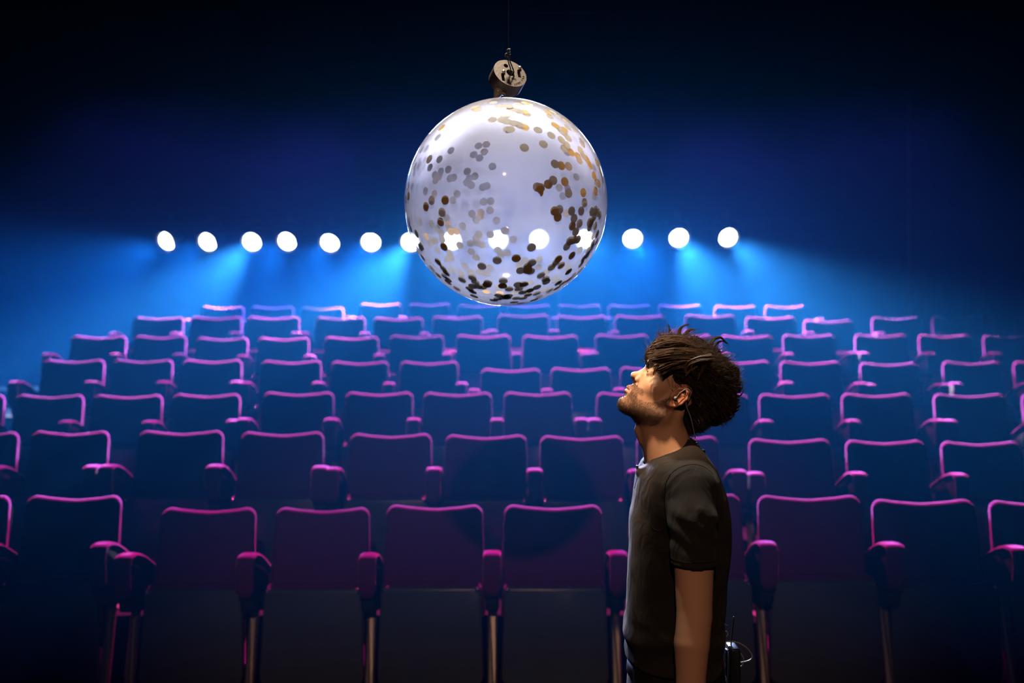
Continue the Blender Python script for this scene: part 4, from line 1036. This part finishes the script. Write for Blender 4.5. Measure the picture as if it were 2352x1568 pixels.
wtube('cable', [QP(*p) for p in ((1686, 1494, w0 - 4), (1686, 1508, w0 - 4), (1694, 1518, w0 - 4), (1699, 1508, w0 - 2), (1696, 1496, w0))], 0.0010, M['cable'], rp)
wtube('cable', [QP(*p) for p in ((1661, 1470, w0), (1662, 1455, w0), (1668, 1449, w0), (1672, 1455, w0), (1669, 1461, w0))], 0.0013, M['cable'], rp)
wtube('cable', [QP(*p) for p in ((1658, 1434, w0), (1664, 1433, w0), (1672, 1436, w0))], 0.0008, M['cable'], rp)
pxbox('connector', QP(1677, 1490, w0 - 14), (4.5, 6.5, 4), 1.5, M['chrome'], rp)
tg = [QP(*p) for p in ((1694, 1530, w0 - 4), (1699, 1538, w0 - 4), (1695, 1550, w0 - 4), (1690, 1537, w0 - 4))]
M['tag'] = principled('brown_tag', (0.20, 0.13, 0.08), 0.7)
V = [tuple(to_world([(a, b, c + s)])[0] - np.array(ro)) for s in (0, 1.5) for a, b, c in tg]
mesh('tag', V, [(0, 1, 2, 3), (7, 6, 5, 4), (0, 4, 5, 1), (1, 5, 6, 2), (2, 6, 7, 3), (3, 7, 4, 0)], M['tag'], rp, smooth=False)
# clip-on microphone at the front of the collar
mo = Vector(to_world([(1466, 1084, -4)])[0]); mc = empty('lapel_microphone', mo); tag(mc, 'tiny black clip microphone on the front of the shirt collar', 'microphone')
wtube('microphone_head', [(1464, 1078, -5), (1463, 1072, -5), (1463, 1068, -5)], [0.003] * 13, M['black_plastic'], mc)
pxbox('clip', (1466, 1085, -5), (5, 4, 5), 1.5, M['black_plastic'], mc)
wtube('lead', [(1467, 1088, -6), (1462, 1100, -7), (1456, 1120, -8)], 0.0008, M['black_plastic'], mc)
# in-ear monitor with clear coiled tube down to a clip at the nape
eo = Vector(to_world([H(-86, 34, -80)])[0]); ep = empty('earpiece', eo); tag(ep, 'clear in-ear earpiece with a thin coiled lead clipped behind his neck', 'earpiece')
c0 = np.array(H(-86, 34, -76))
V, F = lathe_geo([(0.0, 5), (3.2, 4.2), (4.6, 1.5), (4.2, -3), (0.0, -4)], 12)
mesh('bud', [tuple(to_world([(c0[0] + v[0], c0[1] + v[1], c0[2] - v[2])])[0] - np.array(eo)) for v in V], F, M['clear_tube'], ep)
wtube('tube', [c0 + (0, 0, -4), np.array(H(-86, 18, -82)), np.array(H(-94, 2, -82)), np.array(H(-108, 8, -78)), np.array(H(-112, 30, -72)), np.array((1575, 955, -66)), np.array((1588, 1000, -48))], 0.0011, M['clear_tube'], ep)
coil = [(1586 + 13 * t + 2.4 * math.cos(30 * t), 1000 + 24 * t + 2.4 * math.sin(30 * t) * .5, -46 + 14 * t + 2.4 * math.sin(30 * t)) for t in np.linspace(0, 1, 46)]
wtube('coil', coil, 0.0006, M['clear_tube'], ep, 5, 2)
pxbox('clip', (1606, 1032, -34), (7, 3.5, 4), 1.5, M['black_plastic'], ep)

# ------------------------------------------------------------------ dim fittings under the roof and at the sides
hung_bar(5.2, P(0, 18, 5.2).z, -3.0, 3.2, 'unlit black pipe highest up, near the top of the picture')
def lantern(px, py, y, label, rz):
    e = empty('unlit_lantern', P(px, py, y), (math.radians(35), 0, rz)); tag(e, label, 'lamp', 'unlit lanterns under the roof')
    rot = lambda r, a, h: (r * math.cos(a), -h, r * math.sin(a))
    V, F = lathe_geo([(0.0, -0.22), (0.06, -0.215), (0.075, -0.15), (0.075, 0.0), (0.09, 0.06), (0.093, 0.06), (0.08, -0.01), (0.0, -0.02)], 20, rot); mesh('lantern_body', V, F, M['pipe'], e)
    V, F = tube_geo([(-0.1, 0.06, 0.0), (-0.1, 0.06, 0.14), (-0.04, 0.06, 0.19), (0.0, 0.04, 0.21), (0.04, 0.06, 0.19), (0.1, 0.06, 0.14), (0.1, 0.06, 0.0)], 0.008, 6); mesh('yoke', V, F, M['pipe'], e)
lantern(590, 62, 5.2, 'unlit black lantern left of the balloon cord', 0.3)
lantern(880, 58, 5.2, 'unlit black lantern just left of the balloon cord', -0.2)
lantern(1700, 62, 5.2, 'unlit black lantern high on the right', -0.4)
# drape at the right side of the hall and a thin stand among the back rows
dr = []
xr = [P(2130 + 4 * k, 500, 9.5).x for k in range(0, 46)]
V = []; F = []
for k, x in enumerate(xr):
    yy = 9.9 + 0.07 * math.sin(k * 0.9) + 0.03 * math.sin(k * 2.3)
    for zz, dy in ((0.9, 0), (5.2, 0), (5.2, 0.03), (0.9, 0.03)): V.append((x, yy + dy, zz))
for k in range(len(xr) - 1):
    for q in range(4): F.append((k * 4 + q, k * 4 + (q + 1) % 4, k * 4 + 4 + (q + 1) % 4, k * 4 + 4 + q))
cu = mesh('drape', V, F, add_noise(principled('dark_purple_drape', (0.035, 0.018, 0.035), 0.95, spec=0.05), 6, 0.2)); tag(cu, 'dark drape hanging in folds at the right side of the seats', 'drape')
st = empty('pole_stand', P(1283, 784, 11.3) * 1.0); st.location.z = TIERZ[6]; tag(st, 'thin black pole standing behind the back row below the balloon', 'pole')
tube('pole', [Vector((0, 0, 0.02)), Vector((0, 0, 1.25))], 0.012, M['steel_black'], st, 8)
V, F = lathe_geo([(0.0, 0.0), (0.14, 0.0), (0.14, 0.015), (0.02, 0.03), (0.0, 0.03)], 20); mesh('base', V, F, M['steel_black'], st)
